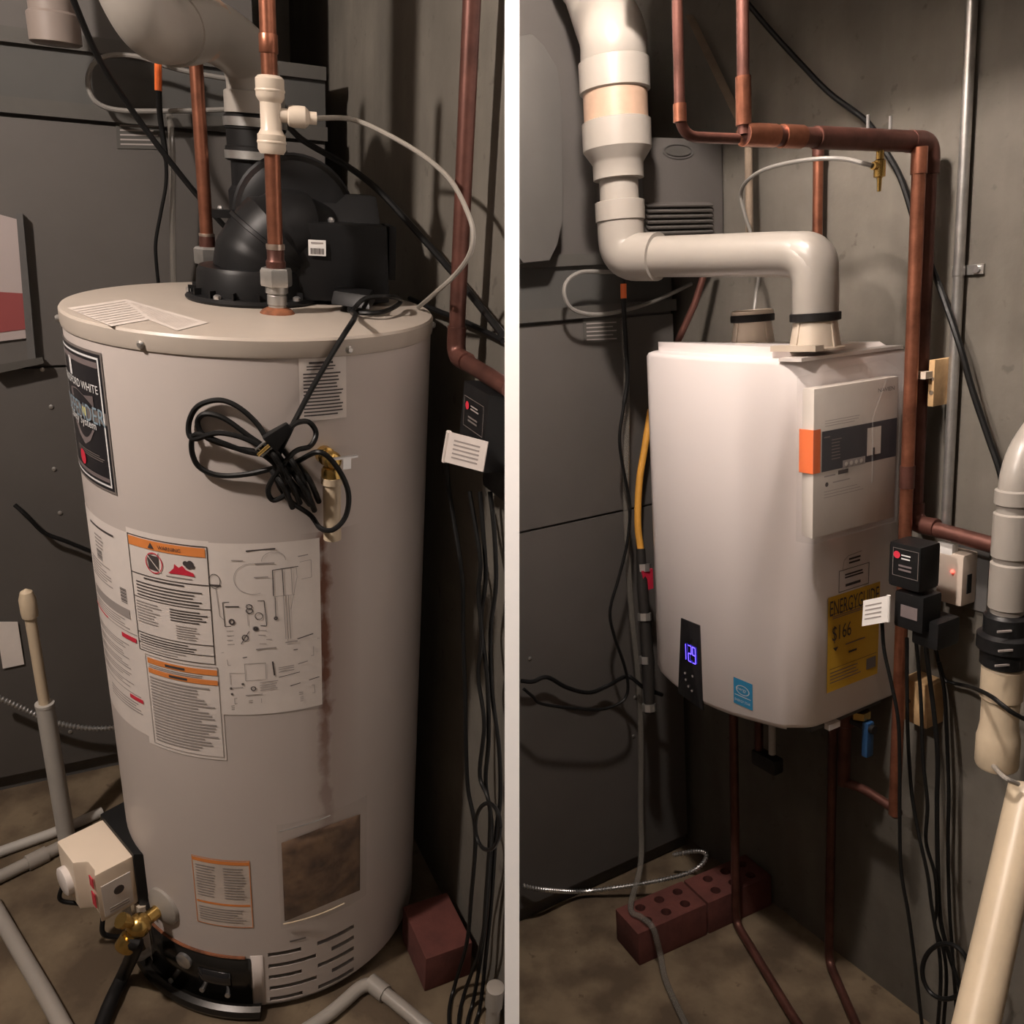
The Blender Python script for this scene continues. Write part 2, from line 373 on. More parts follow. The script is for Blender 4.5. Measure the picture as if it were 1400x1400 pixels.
# bare bulbs hanging from the ceilings (above the frame)
def bulb(P, pos, strength, label, side):
    p = V(pos); t = Thing(P, 'ceiling_bulb_%s_offscreen' % side, label, 'lamp', p)
    m = bpy.data.materials.new('bulb_glow'); m.use_nodes = True; bs = m.node_tree.nodes['Principled BSDF']
    bs.inputs['Base Color'].default_value = (*LAMP_COL, 1); bs.inputs['Emission Color'].default_value = (*LAMP_COL, 1); bs.inputs['Emission Strength'].default_value = strength
    t.part('glass_bulb_%s_offscreen' % side, MB().ball(p, 0.042, 20), m)
    t.part('socket', MB().lathe([(0.018, 0.03), (0.022, 0.06), (0.022, 0.10), (0.03, 0.11), (0.03, 0.125)], p, Z, 16), 'outlet_white')
    t.part('flex', MB().tube([p+Z*0.12, V((p.x, p.y, 2.45))], 0.004, 8), 'cable')
bulb(L, *LAMP_L, 'bare glowing bulb hanging above the tank water heater', 'left')
bulb(R, *LAMP_R, 'bare glowing bulb hanging above the wall-hung heater', 'right')
# ================================================================== LEFT BAY: tank water heater
C0 = V((-0.4275, 1.3224, 0)); TR = 0.275; TH = 1.225
def rad(deg): return V((math.cos(math.radians(deg)), math.sin(math.radians(deg)), 0))
def tpt(deg, z, r=TR): return C0+rad(deg)*r+Z*z
def cylhit(px, py, off=0.0):
    d = L.ray(px, py); o = L.C-C0; rr = TR+off
    A = d.x**2+d.y**2; B = o.x*d.x+o.y*d.y; q = max(0.0, B*B-A*(o.x**2+o.y**2-rr*rr))
    return L.C+d*((-B-math.sqrt(q))/A)
def tfn(deg0, z0, r=TR):
    a0 = math.radians(deg0)
    def f(s, t, e=0.0):
        a = a0+s/r; k = r+0.0007+e
        return C0+V((math.cos(a)*k, math.sin(a)*k, z0+t))
    return f
# jacket material: painted steel with a rust run below the relief valve
mj = MATS['jacket']; nt = mj.node_tree; bs = nt.nodes['Principled BSDF']
ra = math.radians(-55.5); tc = nt.nodes.new('ShaderNodeTexCoord')
def nmath(op, a, b=None, c=None):
    n = nt.nodes.new('ShaderNodeMath'); n.operation = op; n.use_clamp = False
    for i, x in enumerate((a, b, c)):
        if x is None: continue
        if isinstance(x, (int, float)): n.inputs[i].default_value = x
        else: nt.links.new(x, n.inputs[i])
    return n.outputs[0]
def ndot(vec):
    n = nt.nodes.new('ShaderNodeVectorMath'); n.operation = 'DOT_PRODUCT'; nt.links.new(tc.outputs['Object'], n.inputs[0]); n.inputs[1].default_value = vec; return n.outputs['Value']
sx = ndot((-math.sin(ra), math.cos(ra), 0)); fr = ndot((math.cos(ra), math.sin(ra), 0)); zz = ndot((0, 0, 1))
nz = nt.nodes.new('ShaderNodeTexNoise'); nz.inputs['Scale'].default_value = 30; nz.inputs['Detail'].default_value = 5
nt.links.new(tc.outputs['Object'], nz.inputs['Vector'])
core = nmath('SUBTRACT', 1.0, nmath('DIVIDE', nmath('ABSOLUTE', sx), 0.013))
core = nmath('ADD', core, nmath('MULTIPLY', nmath('SUBTRACT', nz.outputs['Fac'], 0.42), 2.6))
halo = nmath('SUBTRACT', 1.0, nmath('DIVIDE', nmath('ABSOLUTE', nmath('ADD', sx, -0.012)), 0.05))
halo = nmath('MULTIPLY', nmath('MAXIMUM', halo, 0.0), 0.38)
cc = nt.nodes.new('ShaderNodeClamp'); nt.links.new(nmath('MULTIPLY', core, 0.95), cc.inputs[0])
zr = nt.nodes.new('ShaderNodeMapRange'); zr.inputs[1].default_value = 0.25; zr.inputs[2].default_value = 0.70; nt.links.new(zz, zr.inputs[0])
zt = nmath('MULTIPLY', nmath('LESS_THAN', zz, 0.945), nmath('GREATER_THAN', fr, 0.1))
fac = nmath('MULTIPLY', nmath('MULTIPLY', nmath('MAXIMUM', cc.outputs[0], halo), zr.outputs[0]), zt)
mx = nt.nodes.new('ShaderNodeMix'); mx.data_type = 'RGBA'; nt.links.new(fac, mx.inputs[0])
nt.links.new(bs.inputs['Base Color'].links[0].from_socket, mx.inputs[6]); mx.inputs[7].default_value = (0.16, 0.065, 0.038, 1)
nt.links.new(mx.outputs[2], bs.inputs['Base Color'])

T1 = Thing(L, 'tank_water_heater', 'tall grey tank water heater covered in warning labels with black blower on top', 'water heater', C0)
jk = T1.part('jacket', MB().lathe([(0.262, 0.0), (0.262, 0.018), (TR, 0.020), (TR, 1.203)], C0, Z, 96), 'jacket')
lid = T1.part('lid', MB().lathe([(TR-0.004, 1.195), (TR+0.002, 1.199), (TR+0.003, 1.203), (TR+0.003, 1.221), (TR+0.0005, TH-0.0005), (TR-0.006, TH), (0.0005, TH)], C0, Z, 96), 'lid')
for dg in (-103.3, -47, -150, 10, 75, 140):
    p = tpt(dg, 1.207, TR+0.003); T1.part('screw', MB().lathe([(0.0055, 0), (0.0055, 0.002), (0.003, 0.005)], p, rad(dg), 10), 'galvanized', lid)
# sticker lying on the lid
pp = [L.z(x, y, TH+0.0008) for x, y in ((92, 421), (172, 409), (285, 441), (242, 452), (203, 437), (152, 446))]
st = T1.part('lid_sticker', MB().add(pp, [(0, 1, 2, 3, 4, 5)]), mat('lid_paper', (0.66, 0.60, 0.55), 0.5, var=0.06, scale=30))
pm = MB()
for k in range(9):
    for (x0, y0), (x1, y1), (x2, y2), (x3, y3) in (((97, 422), (170, 411), (200, 435), (152, 444)), ((178, 413), (272, 440), (242, 449), (206, 435))):
        t0 = (k+0.25)/9; t1 = (k+0.5)/9
        q = [(x0+(x3-x0)*t0, y0+(y3-y0)*t0), (x1+(x2-x1)*t0, y1+(y2-y1)*t0), (x1+(x2-x1)*t1, y1+(y2-y1)*t1), (x0+(x3-x0)*t1, y0+(y3-y0)*t1)]
        pm.add([L.z(a, b, TH+0.0013) for a, b in q], [(0, 1, 2, 3)])
T1.part('print', pm, mat('ink_pale', (0.50, 0.445, 0.40), 0.5), st)

def sheet(name, d0, d1, z0, z1, mt, step=0.012):
    W = math.radians(d1-d0)*TR; H = z1-z0; f = tfn(d0, z0); m = MB().patch(f, 0, W, 0, H, max(2, int(W/0.008)), 1)
    return T1.part(name, m, mt), Print(f, W, H, step)
NM = {'ink': 'lettering', 'ink_soft': 'small_print', 'ink_orange': 'orange_band', 'ink_red': 'red_mark', 'ink_white': 'white_lettering'}
# maker's badge
o, p = sheet('brand_badge', -151, -118.6, 0.983, 1.185, 'badge')
p.frame('ink_dim', 0.0, 0.0, 1.0, 1.0, 0.0035, 1); p.frame('ink_white', 0.05, 0.04, 0.90, 0.92, 0.0030, 2)
p.rect('badge_grey', 0.08, 0.885, 0.84, 0.04, 2); p.rect('badge_grey', 0.08, 0.075, 0.84, 0.03, 2)
p.poly('ink_white', [(0.33, 0.77), (0.40, 0.77), (0.40, 0.9), (0.33, 0.9)], 2)
p.text('ink_white', 'BRADFORD WHITE', 0.5, 0.735, 0.80, 1.15, 3)
p.poly('badge_grey', [(0.28, 0.60), (0.80, 0.60), (0.80, 0.68), (0.62, 0.66), (0.45, 0.69), (0.28, 0.67)], 2)
p.rect('ink_dim', 0.08, 0.50, 0.90, 0.085, 2)
p.text('ink_blue', 'DEFENDER', 0.53, 0.545, 0.86, 1.25, 4); p.rect('ink_yellow', 0.57, 0.515, 0.07, 0.06, 3)
p.text('ink_white', 'Safety System', 0.50, 0.462, 0.62, 0.95, 4)
p.poly('badge_grey', [(0.30, 0.43), (0.76, 0.43), (0.66, 0.34), (0.53, 0.29), (0.40, 0.34)], 2)
p.lines('ink_dim', 0.30, 0.21, 0.6, 0.05, 3, 0.4, 2)
p.disc('ink_red', 0.42, 0.175, 0.0115, 3)
p.build(T1, o, dict(NM, badge_grey='emblem', ink_blue='blue_lettering', ink_yellow='yellow_letter', ink_dim='border'))
# instruction sheet, left part: notices with bar code and the red-edged notices below
o, p = sheet('notice_label', -147, -116.4, 0.574, 0.929, 'paper')
p.lines('ink', 0.25, 0.945, 0.55, 0.02, 1, 0.5, 2); p.lines('ink_soft', 0.35, 0.85, 0.2, 0.07, 4, 0.5, 2)
for i in range(7): p.rect('ink', 0.36, 0.80+i*0.007, 0.13, 0.0035+0.001*(i % 3), 2)
p.lines('ink_soft', 0.12, 0.69, 0.55, 0.10, 7, 0.45, 2, 0.5)
for i in range(9): p.rect('ink', 0.80, 0.66+i*0.008, 0.10, 0.003+0.002*(i % 2), 2)
p.rect('ink_soft', 0.10, 0.588, 0.82, 0.045, 2); p.lines('ink_soft', 0.10, 0.53, 0.84, 0.05, 4, 0.4, 2)
p.rect('ink_red', 0.0, 0.515, 0.45, 0.008, 2); p.rect('ink_soft', 0.45, 0.517, 0.55, 0.004, 2); p.rect('ink_red', 0.74, 0.48, 0.24, 0.022, 3)
for k in range(5): p.lines('ink_soft', 0.08, 0.22+k*0.05, 0.78, 0.035, 3, 0.42, 2, 0.3)
p.rect('ink_soft', 0.1, 0.196, 0.85, 0.004, 2); p.rect('ink_red', 0.76, 0.17, 0.22, 0.02, 3); p.lines('ink_soft', 0.3, 0.10, 0.66, 0.06, 4, 0.4, 2)
p.build(T1, o, NM)
# warning label
o, p = sheet('warning_label', -116.4, -88.6, 0.735, 0.938, 'paper')
p.frame('ink', 0.015, 0.01, 0.97, 0.95, 0.0012, 2); p.rect('ink_orange', 0.03, 0.875, 0.93, 0.07, 2)
p.text('ink', 'WARNING', 0.56, 0.908, 0.27, 1.1, 4); p.poly('ink', [(0.30, 0.888), (0.38, 0.888), (0.34, 0.932)], 4)
p.disc('ink_red', 0.36, 0.775, 0.0145, 3, 0.90, sy=1.15); p.poly('ink', [(0.29, 0.725), (0.41, 0.715), (0.42, 0.83), (0.28, 0.835)], 3); p.stroke('paper', [(0.27, 0.84), (0.44, 0.71)], 0.0014, 4); p.stroke('ink', [(0.41, 0.83), (0.43, 0.86)], 0.001, 3)
p.poly('ink_red', [(0.53, 0.72), (0.83, 0.72), (0.82, 0.745), (0.74, 0.765), (0.70, 0.795), (0.66, 0.775), (0.61, 0.80), (0.60, 0.765)], 3)
for cx, cy, r in ((0.74, 0.815, 0.0042), (0.79, 0.82, 0.0045), (0.77, 0.80, 0.0050), (0.81, 0.80, 0.0035)): p.disc('ink', cx, cy, r, 3, n=10)
p.lines('ink_soft', 0.5, 0.685, 0.3, 0.018, 1, 0.5, 2, 0); p.rect('ink', 0.015, 0.655, 0.97, 0.007, 2)
p.lines('ink', 0.2, 0.622, 0.5, 0.02, 1, 0.6, 2, 0)
p.lines('ink', 0.08, 0.475, 0.86, 0.13, 5, 0.36, 2, 0.22); p.rect('ink', 0.015, 0.462, 0.97, 0.006, 2)
p.lines('ink_soft', 0.05, 0.25, 0.36, 0.19, 8, 0.42, 2, 0.4); p.lines('ink', 0.50, 0.33, 0.44, 0.11, 5, 0.40, 2, 0.3); p.lines('ink_soft', 0.56, 0.19, 0.30, 0.12, 6, 0.40, 2, 0.3)
p.rect('ink', 0.015, 0.165, 0.97, 0.006, 2); p.lines('ink', 0.05, 0.09, 0.85, 0.065, 3, 0.36, 2, 0.3); p.rect('ink', 0.015, 0.078, 0.97, 0.006, 2); p.lines('ink_soft', 0.05, 0.025, 0.7, 0.045, 2, 0.36, 2, 0.3)
p.build(T1, o, NM)
# orange-banded label below it
o, p = sheet('operating_label', -116.4, -87.6, 0.562, 0.735, 'paper')
p.frame('ink_soft', 0.09, 0.035, 0.885, 0.95, 0.0010, 2); p.rect('ink_orange', 0.12, 0.90, 0.84, 0.055, 2); p.rect('ink_orange', 0.12, 0.80, 0.84, 0.05, 2)
p.lines('ink', 0.36, 0.905, 0.24, 0.03, 1, 0.8, 3, 0); p.lines('ink', 0.40, 0.805, 0.22, 0.03, 1, 0.8, 3, 0); p.lines('ink_soft', 0.13, 0.855, 0.8, 0.035, 2, 0.4, 2)
p.lines('ink_soft', 0.13, 0.07, 0.80, 0.70, 22, 0.52, 2, 0.3)
p.build(T1, o, NM)
# wiring diagram sheet
o, p = sheet('diagram_label', -88.6, -56.6, 0.648, 0.936, 'paper')
q = lambda *pts: [((x-90)/745, 1-(y-75)/1280) for x, y in pts]     # from a sketch grid of the sheet
def sk(*pts, c='ink_soft', t=0.0007): p.stroke(c, q(*pts), t, 2)
def ring(cx, cy, rx, ry, c='ink_soft', t=0.0007, a0=0, a1=360, n=22):
    sk(*[(cx+rx*math.cos(math.radians(a0+(a1-a0)*i/n)), cy+ry*math.sin(math.radians(a0+(a1-a0)*i/n))) for i in range(n+1)], c=c, t=t)
sk((335, 125), (530, 115), c='ink', t=0.0022)
ring(375, 320, 130, 110, a0=70, a1=290); ring(515, 200, 80, 65, a0=180, a1=360)
ring(115, 340, 38, 50, 'ink', 0.001); sk((80, 370), (155, 370), c='ink', t=0.003); sk((120, 390), (135, 590), (165, 620), t=0.0009)
sk((160, 490), (440, 480), (450, 665), (165, 665), (160, 490), c='ink', t=0.0011); sk((320, 500), (325, 660)); sk((175, 520), (270, 518), c='ink', t=0.0018)
ring(338, 520, 20, 16, 'ink', 0.0015); ring(338, 550, 22, 18, 'ink', 0.0015); ring(400, 590, 25, 25, 'ink', 0.001); ring(215, 630, 16, 18, 'ink', 0.0025); ring(375, 683, 12, 10, 'ink', 0.004)
sk((235, 190), (315, 190), t=0.0014); sk((390, 215), (520, 215), t=0.0022); sk((380, 310), (475, 310), t=0.0016)
sk((505, 265), (505, 450), c='ink', t=0.0014); sk((505, 265), (680, 255), c='ink', t=0.0012); sk((570, 265), (575, 455), c='ink', t=0.0012); sk((505, 455), (650, 455)); sk((515, 460), (515, 620), c='ink', t=0.001); ring(515, 615, 10, 10, 'ink', 0.002)
for x in (572, 590, 606): sk((x, 455), (x+8, 780), t=0.0009)
sk((630, 260), (635, 450), t=0.0009); sk((665, 250), (670, 330), (620, 560)); sk((690, 225), (770, 220), (772, 345), (700, 350)); sk((680, 185), (750, 180), t=0.0018)
for y in (700, 735, 770, 800): sk((175, y), (175+random.randint(220, 330), y), t=0.0010)
ring(300, 750, 20, 22, 'ink', 0.0014); sk((270, 795), (330, 700), c='ink', t=0.001)
sk((370, 840), (510, 835), t=0.0022); sk((575, 805), (660, 805), t=0.002); sk((660, 790), (775, 770), c='ink', t=0.0016)
sk((130, 865), (820, 815)); sk((275, 900), (660, 870), c='ink', t=0.0013)
sk((165, 915), (170, 960), (775, 940), (775, 870)); sk((285, 950), (430, 945), (430, 1075), (285, 1080), (285, 950)); sk((480, 940), (490, 1050), c='ink', t=0.0022)
sk((180, 1110), (178, 1020), (285, 1020)); sk((180, 1140), (265, 1130), c='ink'); ring(180, 1140, 6, 6, 'ink', 0.0018, n=8); ring(265, 1105, 6, 6, 'ink', 0.0018, n=8); ring(185, 1185, 6, 6, 'ink', 0.0018, n=8)
ring(338, 1143, 16, 16, 'ink', 0.0014, n=10)
for y in (995, 1010, 1030): sk((520, y), (630, y-6), t=0.0012)
for y in (1100, 1120, 1140, 1160): sk((385, y), (385+random.randint(100, 200), y-8), t=0.0012)
sk((600, 1150), (815, 1120), c='ink', t=0.0012); sk((660, 985), (730, 975), t=0.0014); sk((520, 1070), (670, 1050), c='ink', t=0.0010)
sk((200, 1220), (775, 1175), (780, 1240), (200, 1262), (200, 1220)); sk((390, 1225), (390, 1260)); sk((280, 1195), (400, 1190), t=0.0014)
for y in (1240, 1255, 1280, 1295, 1310): sk((175 if y > 1270 else 300, y), (690, y-25), t=0.0011)
p.build(T1, o, NM)
# small plain text label
o, p = sheet('rating_label', -61.6, -47.6, 1.112, 1.198, 'paper')
p.lines('ink', 0.2, 0.89, 0.5, 0.06, 1, 0.6, 2, 0); p.lines('ink', 0.15, 0.80, 0.6, 0.09, 2, 0.45, 2, 0.1); p.lines('ink', 0.08, 0.06, 0.86, 0.72, 13, 0.42, 2, 0.2)
p.build(T1, o, NM)
# orange-framed label near the foot
o, p = sheet('flush_label', -103, -82.4, 0.208, 0.358, 'paper_worn')
p.frame('ink_orange', 0, 0, 1, 1, 0.0012, 1); p.rect('ink_orange', 0.0, 0.93, 1.0, 0.05, 1); p.rect('ink_orange', 0.03, 0.32, 0.94, 0.03, 1)
p.lines('ink_soft', 0.06, 0.42, 0.36, 0.48, 12, 0.35, 2, 0.2); p.lines('ink_soft', 0.55, 0.42, 0.38, 0.48, 12, 0.35, 2, 0.2); p.lines('ink_soft', 0.06, 0.06, 0.85, 0.22, 6, 0.35, 2, 0.2)
p.build(T1, o, NM)
# plastic pouch holding rust-stained papers
f = tfn(-72, 0.214, TR+0.004); Wp = math.radians(30)*TR
po = T1.part('document_pouch', MB().patch(lambda s, t: f(s-0.01*0, t*(1+0.0)), -0.004, Wp+0.012, -0.012, 0.218, 16, 8), 'pouch_film', label='clear plastic document pouch')
f2 = tfn(-71.5, 0.216, TR+0.0015)
T1.part('stained_papers', MB().patch(lambda s, t: f2(s, t+0.012*math.sin(s*20)), 0, Wp*0.97, 0, 0.175, 14, 6), 'pouch_paper', po, solid=1e-4)
T1.part('pouch_edge', MB().tube([f(Wp*i/12-0.004*0, 0.0+0.001*i/12, 0.001) for i in range(10)], 0.0012, 6), 'pvc_cream', po)
T1.part('pouch_edge', MB().tube([f(Wp*i/12, 0.205+0.012*i/12, 0.001) for i in range(8)], 0.0009, 6), 'steel', po)
# louvre slots in the jacket foot
cutter = MB(); slots = []
for k in range(5):
    z = 0.139-k*0.0275
    for a0, a1 in (((-78, -66) if k % 2 == 0 else (-78, -60.5)), ((-60, -45) if k % 2 == 0 else (-54.5, -45))):
        slots.append((a0, a1, z)); k0 = len(cutter.v); ns = 8
        for q in range(ns+1):
            a = a0+(a1-a0)*q/ns
            cutter.v += [tpt(a, z-0.0170, TR-0.030), tpt(a, z+0.0085, TR-0.030), tpt(a, z+0.0045, TR+0.002), tpt(a, z-0.0040, TR+0.002)]
        cutter.f += [(k0+4*q+c, k0+4*q+(c+1) % 4, k0+4*q+4+(c+1) % 4, k0+4*q+4+c) for q in range(ns) for c in range(4)]+[(k0+3, k0+2, k0+1, k0), tuple(k0+4*ns+c for c in range(4))]
cut(jk, cutter, C0)
for a0, a1, z in slots: T1.part('vent_slot', MB().patch(tfn(a0, z-0.0170, TR-0.0300), 0, math.radians(a1-a0)*(TR-0.0300), 0, 0.0255, 8, 1), 'slot')
T1.part('vent_lettering', MB().patch(tfn(-70, 0.162), 0, 0.028, 0, 0.004, 3, 1), 'ink_dim')
# burner door at the foot: dark opening with glossy inner door and the black lip round it
dr = T1.part('burner_door', MB().patch(tfn(-131, 0.022, TR+0.001), 0, math.radians(47)*TR, 0, 0.112, 20, 1), 'black_gloss', solid=0.002, label='glossy black burner access door')
T1.part('door_lip', MB().tube([tpt(-138+i*3, 0.0135, TR+0.010) for i in range(20)], 0.013, 8), 'black_gloss', dr)
T1.part('door_rim', MB().tube([tpt(-131+i*2.5, 0.137, TR+0.002) for i in range(19)], 0.0028, 6), 'rust', dr)
T1.part('sight_glass', MB().lathe([(0.016, 0), (0.016, 0.006), (0.011, 0.008)], tpt(-110, 0.103, TR+0.002), rad(-110), 18), 'steel', dr)
T1.part('door_bracket', MB().patch(tfn(-104, 0.05, TR+0.004), 0, 0.06, 0, 0.05, 6, 1), 'dark_glass', dr, solid=0.002)
for dg, z in ((-103, 0.047), (-93, 0.047), (-118, 0.03)): T1.part('bolt', MB().lathe([(0.005, 0), (0.005, 0.004)], tpt(dg, z, TR+0.004), rad(dg), 8), 'steel', dr)
pnl = T1.part('door_side_panel', MB().patch(tfn(-84.3, 0.018), 0, 0.022, 0, 0.122, 4, 1), 'jacket', solid=0.0015)
for z in (0.045, 0.108): T1.part('slot', MB().patch(tfn(-82.2, z), 0, 0.003, 0, 0.012, 1, 1), 'slot', pnl)
# relief valve with its stub of discharge pipe
tv = tpt(-54.8, 1.062)
n = rad(-54.8)
rv = T1.part('relief_valve', MB().lathe([(0.013, 0), (0.013, 0.012), (0.010, 0.014), (0.010, 0.032)], tv, n, 16).ball(tv+n*0.030, 0.0135, 16).lathe([(0.012, -0.010), (0.0145, -0.014), (0.0145, -0.030)], tv+n*0.028, Z, 12), 'brass')
T1.part('valve_lever', MB().box(tv+n*0.046+Z*0.008+rad(35)*0.012, (0.036, 0.006, 0.0025), (rad(35.5), n, Z)), 'steel', rv)
dp = tv+n*0.028
T1.part('discharge_pipe', MB().lathe([(0.0125, -0.118), (0.0125, -0.034), (0.0150, -0.034), (0.0150, -0.024)], dp, Z, 18), 'pvc_cream')
T1.part('paper_tag', MB().box(dp+Z*-0.010+rad(35)*0.026-n*0.008, (0.012, 0.001, 0.018), (rad(35.5), n, Z)), 'steel', rv)
# gas control on the lower flank
ng = rad(-131); tg = rad(-41); gc = tpt(-147, 0.228)-rad(-147)*0.030
ctl = T1.part('gas_control', MB().prism([gc+ng*a+tg*b+Z*-0.05 for a, b in ((0.05, -0.062), (0.132, -0.062), (0.132, 0.008), (0.112, 0.022), (0.112, 0.048), (0.118, 0.062), (0.05, 0.062))], Z*0.108), 'control_white', bevel=0.006, label='cream gas control box with red arrows')
T1.part('control_back', MB().prism([gc+ng*a+tg*b+Z*-0.06 for a, b in ((-0.005, -0.075), (0.052, -0.070), (0.052, 0.066), (0.03, 0.085), (-0.01, 0.085))], Z*0.125), 'black_plastic', ctl, bevel=0.004)
T1.part('control_face', MB().box(gc+ng*0.085+tg*0.0628+Z*-0.006, (0.05, 0.0012, 0.07), (ng, tg, Z)), 'heater_case', ctl)
T1.part('round_mark', MB().lathe([(0.009, 0), (0.009, 0.0008)], gc+ng*0.082+tg*0.0636+Z*0.004, tg, 14), 'ink', ctl)
for z in (-0.028, -0.034): T1.part('face_print', MB().box(gc+ng*0.084+tg*0.0636+Z*z, (0.034, 0.0008, 0.003), (ng, tg, Z)), 'ink_soft', ctl)
for z, h in ((0.028, 0.022), (-0.012, 0.030)): T1.part('red_arrow', MB().box(gc+ng*0.1165+tg*0.04+Z*z, (0.0015, 0.014, h), (ng, tg, Z)), 'ink_red', ctl)
T1.part('dial', MB().lathe([(0.026, 0), (0.026, 0.012), (0.022, 0.014)], gc+ng*0.130+tg*-0.028+Z*-0.005, ng, 24), 'heater_case', ctl)
T1.part('thermostat_lead', MB().tube(crom([gc+ng*0.13+tg*-0.05+Z*-0.02, gc+ng*0.145+tg*-0.05+Z*-0.06, gc+ng*0.12+tg*-0.03+Z*-0.075]), 0.004, 8), 'cable', ctl)
T1.part('wire_loop', MB().tube(crom([gc+ng*0.11+tg*0.05+Z*-0.05, gc+ng*0.115+tg*0.06+Z*-0.08, gc+ng*0.08+tg*0.07+Z*-0.10, gc+ng*0.05+tg*0.07+Z*-0.075]), 0.0045, 8), 'cable', ctl)
T1.part('gas_tubing', MB().tube(crom([gc+ng*0.07+tg*0.05+Z*-0.055, gc+ng*0.07+tg*0.055+Z*-0.10, gc+ng*0.072+tg*0.055+Z*-0.150, gc+ng*0.060+tg*0.055+Z*-0.185, gc+ng*0.035+tg*0.05+Z*-0.190, gc+ng*0.010+tg*0.05+Z*-0.175]), 0.0075, 10), 'pvc_grey', ctl)
T1.part('tubing_nut', MB().lathe([(0.014, 0), (0.014, 0.03)], gc+ng*0.045+tg*0.062+Z*-0.085, Z, 6), 'fitting_grey', ctl)
T1.part('control_knob', MB().lathe([(0.02, 0), (0.018, 0.018)], gc+ng*0.03+tg*0.085+Z*-0.05, tg, 16), 'black_plastic', ctl)
# brass drain cock with its pale collar
nd = rad(-119); dv = tpt(-119, 0.205)
T1.part('drain_collar', MB().lathe([(0.038, -0.004), (0.036, 0.004), (0.018, 0.014)], dv, nd, 24), 'pvc')
dv2 = dv+nd*0.05
dc = T1.part('drain_valve', MB().lathe([(0.012, 0.0), (0.012, 0.05)], dv, nd, 14).ball(dv2, 0.021, 16).lathe([(0.014, 0), (0.014, 0.022), (0.018, 0.022), (0.018, 0.042), (0.0165, 0.045)], dv2, (nd*0.45-Z*0.9+rad(-160)*0.35), 16), 'brass')
T1.part('drain_stem', MB().lathe([(0.008, 0), (0.008, 0.03), (0.013, 0.032), (0.013, 0.042)], dv2, (nd*0.3+Z*0.55+rad(-160)*0.2), 12), 'brass', dc)

# ---- blower on top of the tank
vr = V((0.953, 0.303, 0)); vf = V((-0.303, 0.953, 0)); BB = V((-0.452, 1.385, TH))
bl = T1.part('blower_base', MB().lathe([(0.104, 0.0), (0.106, 0.004), (0.101, 0.009), (0.089, 0.010), (0.086, 0.045), (0.082, 0.052), (0.0, 0.052)], BB, Z, 40), 'black_plastic', label='black round base of the exhaust blower')
for k in range(16):
    a = math.radians(k*22.5); d = V((math.cos(a), math.sin(a), 0)); T1.part('rib', MB().box(BB+d*0.093+Z*0.014, (0.014, 0.003, 0.012), (d, d.cross(Z), Z)), 'black_plastic', bl)
for k in (200, 255, 330):
    d = rad(k); T1.part('bolt', MB().lathe([(0.006, 0.009), (0.006, 0.014), (0.003, 0.016)], BB+d*0.098, Z, 10), 'steel', bl)
cw = T1.part('blower_cowl', MB().tube(crom([BB+Z*0.040+vr*0.012, BB+Z*0.072+vr*0.020, BB+Z*0.105+vr*0.048, BB+Z*0.108+vr*0.078+vf*0.012, BB+Z*0.098+vr*0.105+vf*0.03]), [0.074]*7+[0.072]*7+[0.064]*7+[0.056]*7+[0.050], 26), 'black_plastic')
ring_c = BB+Z*0.090+vr*0.030
T1.part('cowl_seam', MB().lathe([(0.0715, -0.004), (0.075, -0.003), (0.075, 0.003), (0.0705, 0.004)], ring_c, (Z+vr*0.75), 30), 'black_plastic', cw)
T1.part('ear', MB().box(ring_c-vr*0.072+Z*0.040, (0.03, 0.02, 0.012), (vr, vf, Z)), 'black_plastic', cw)
T1.part('screw', MB().ball(ring_c-vr*0.074+Z*0.048-vf*0.004, 0.005, 8), 'steel', cw)
vc = BB+vr*0.072+vf*0.080+Z*0.128
vo = T1.part('blower_scroll', MB().lathe([(0.070, -0.060), (0.088, -0.052), (0.096, -0.035), (0.096, 0.03), (0.09, 0.045), (0.0, 0.05)], vc, vf, 40), 'black_plastic')
T1.part('scroll_rib', MB().lathe([(0.095, -0.030), (0.100, -0.028), (0.100, -0.020), (0.095, -0.018)], vc, vf, 40, caps=False), 'black_plastic', vo)
bx = BB+vr*0.150+vf*0.0
mh = T1.part('motor_housing', MB().hexa([bx+vr*a+vf*b+Z*0.006 for a, b in ((-0.085, -0.05), (0.068, -0.05), (0.068, 0.09), (-0.085, 0.09))], [bx+vr*a+vf*b+Z*0.128 for a, b in ((-0.085, -0.054), (0.062, -0.050), (0.062, 0.09), (-0.085, 0.09))]), 'black_plastic', bevel=0.008)
T1.part('housing_top', MB().hexa([bx+vr*a+vf*b+Z*0.126 for a, b in ((-0.05, 0.0), (0.058, 0.0), (0.058, 0.10), (-0.05, 0.10))], [bx+vr*a+vf*b+Z*0.170 for a, b in ((-0.035, 0.03), (0.054, 0.03), (0.054, 0.10), (-0.035, 0.10))]), 'black_plastic', mh, bevel=0.006)
T1.part('housing_skirt', MB().box(bx+vr*0.072+vf*0.01+Z*0.085, (0.012, 0.1, 0.085), (vr, vf, Z)), 'black_plastic', mh, bevel=0.003)
T1.part('screw', MB().ball(bx-vr*0.025-vf*0.02+Z*0.130, 0.006, 10), 'steel', mh)
lb = bx-vr*0.050-vf*0.0562+Z*0.078
sk2 = T1.part('barcode_sticker', MB().box(lb+Z*0.012, (0.027, 0.0008, 0.024), (vr, vf, Z)), 'outlet_white', mh)
for k in range(10): T1.part('bar', MB().box(lb+vr*(-0.0095+k*0.0021)-vf*0.0005+Z*0.007, (0.0009+0.0005*(k % 3 == 0), 0.0008, 0.009), (vr, vf, Z)), 'ink', mh)
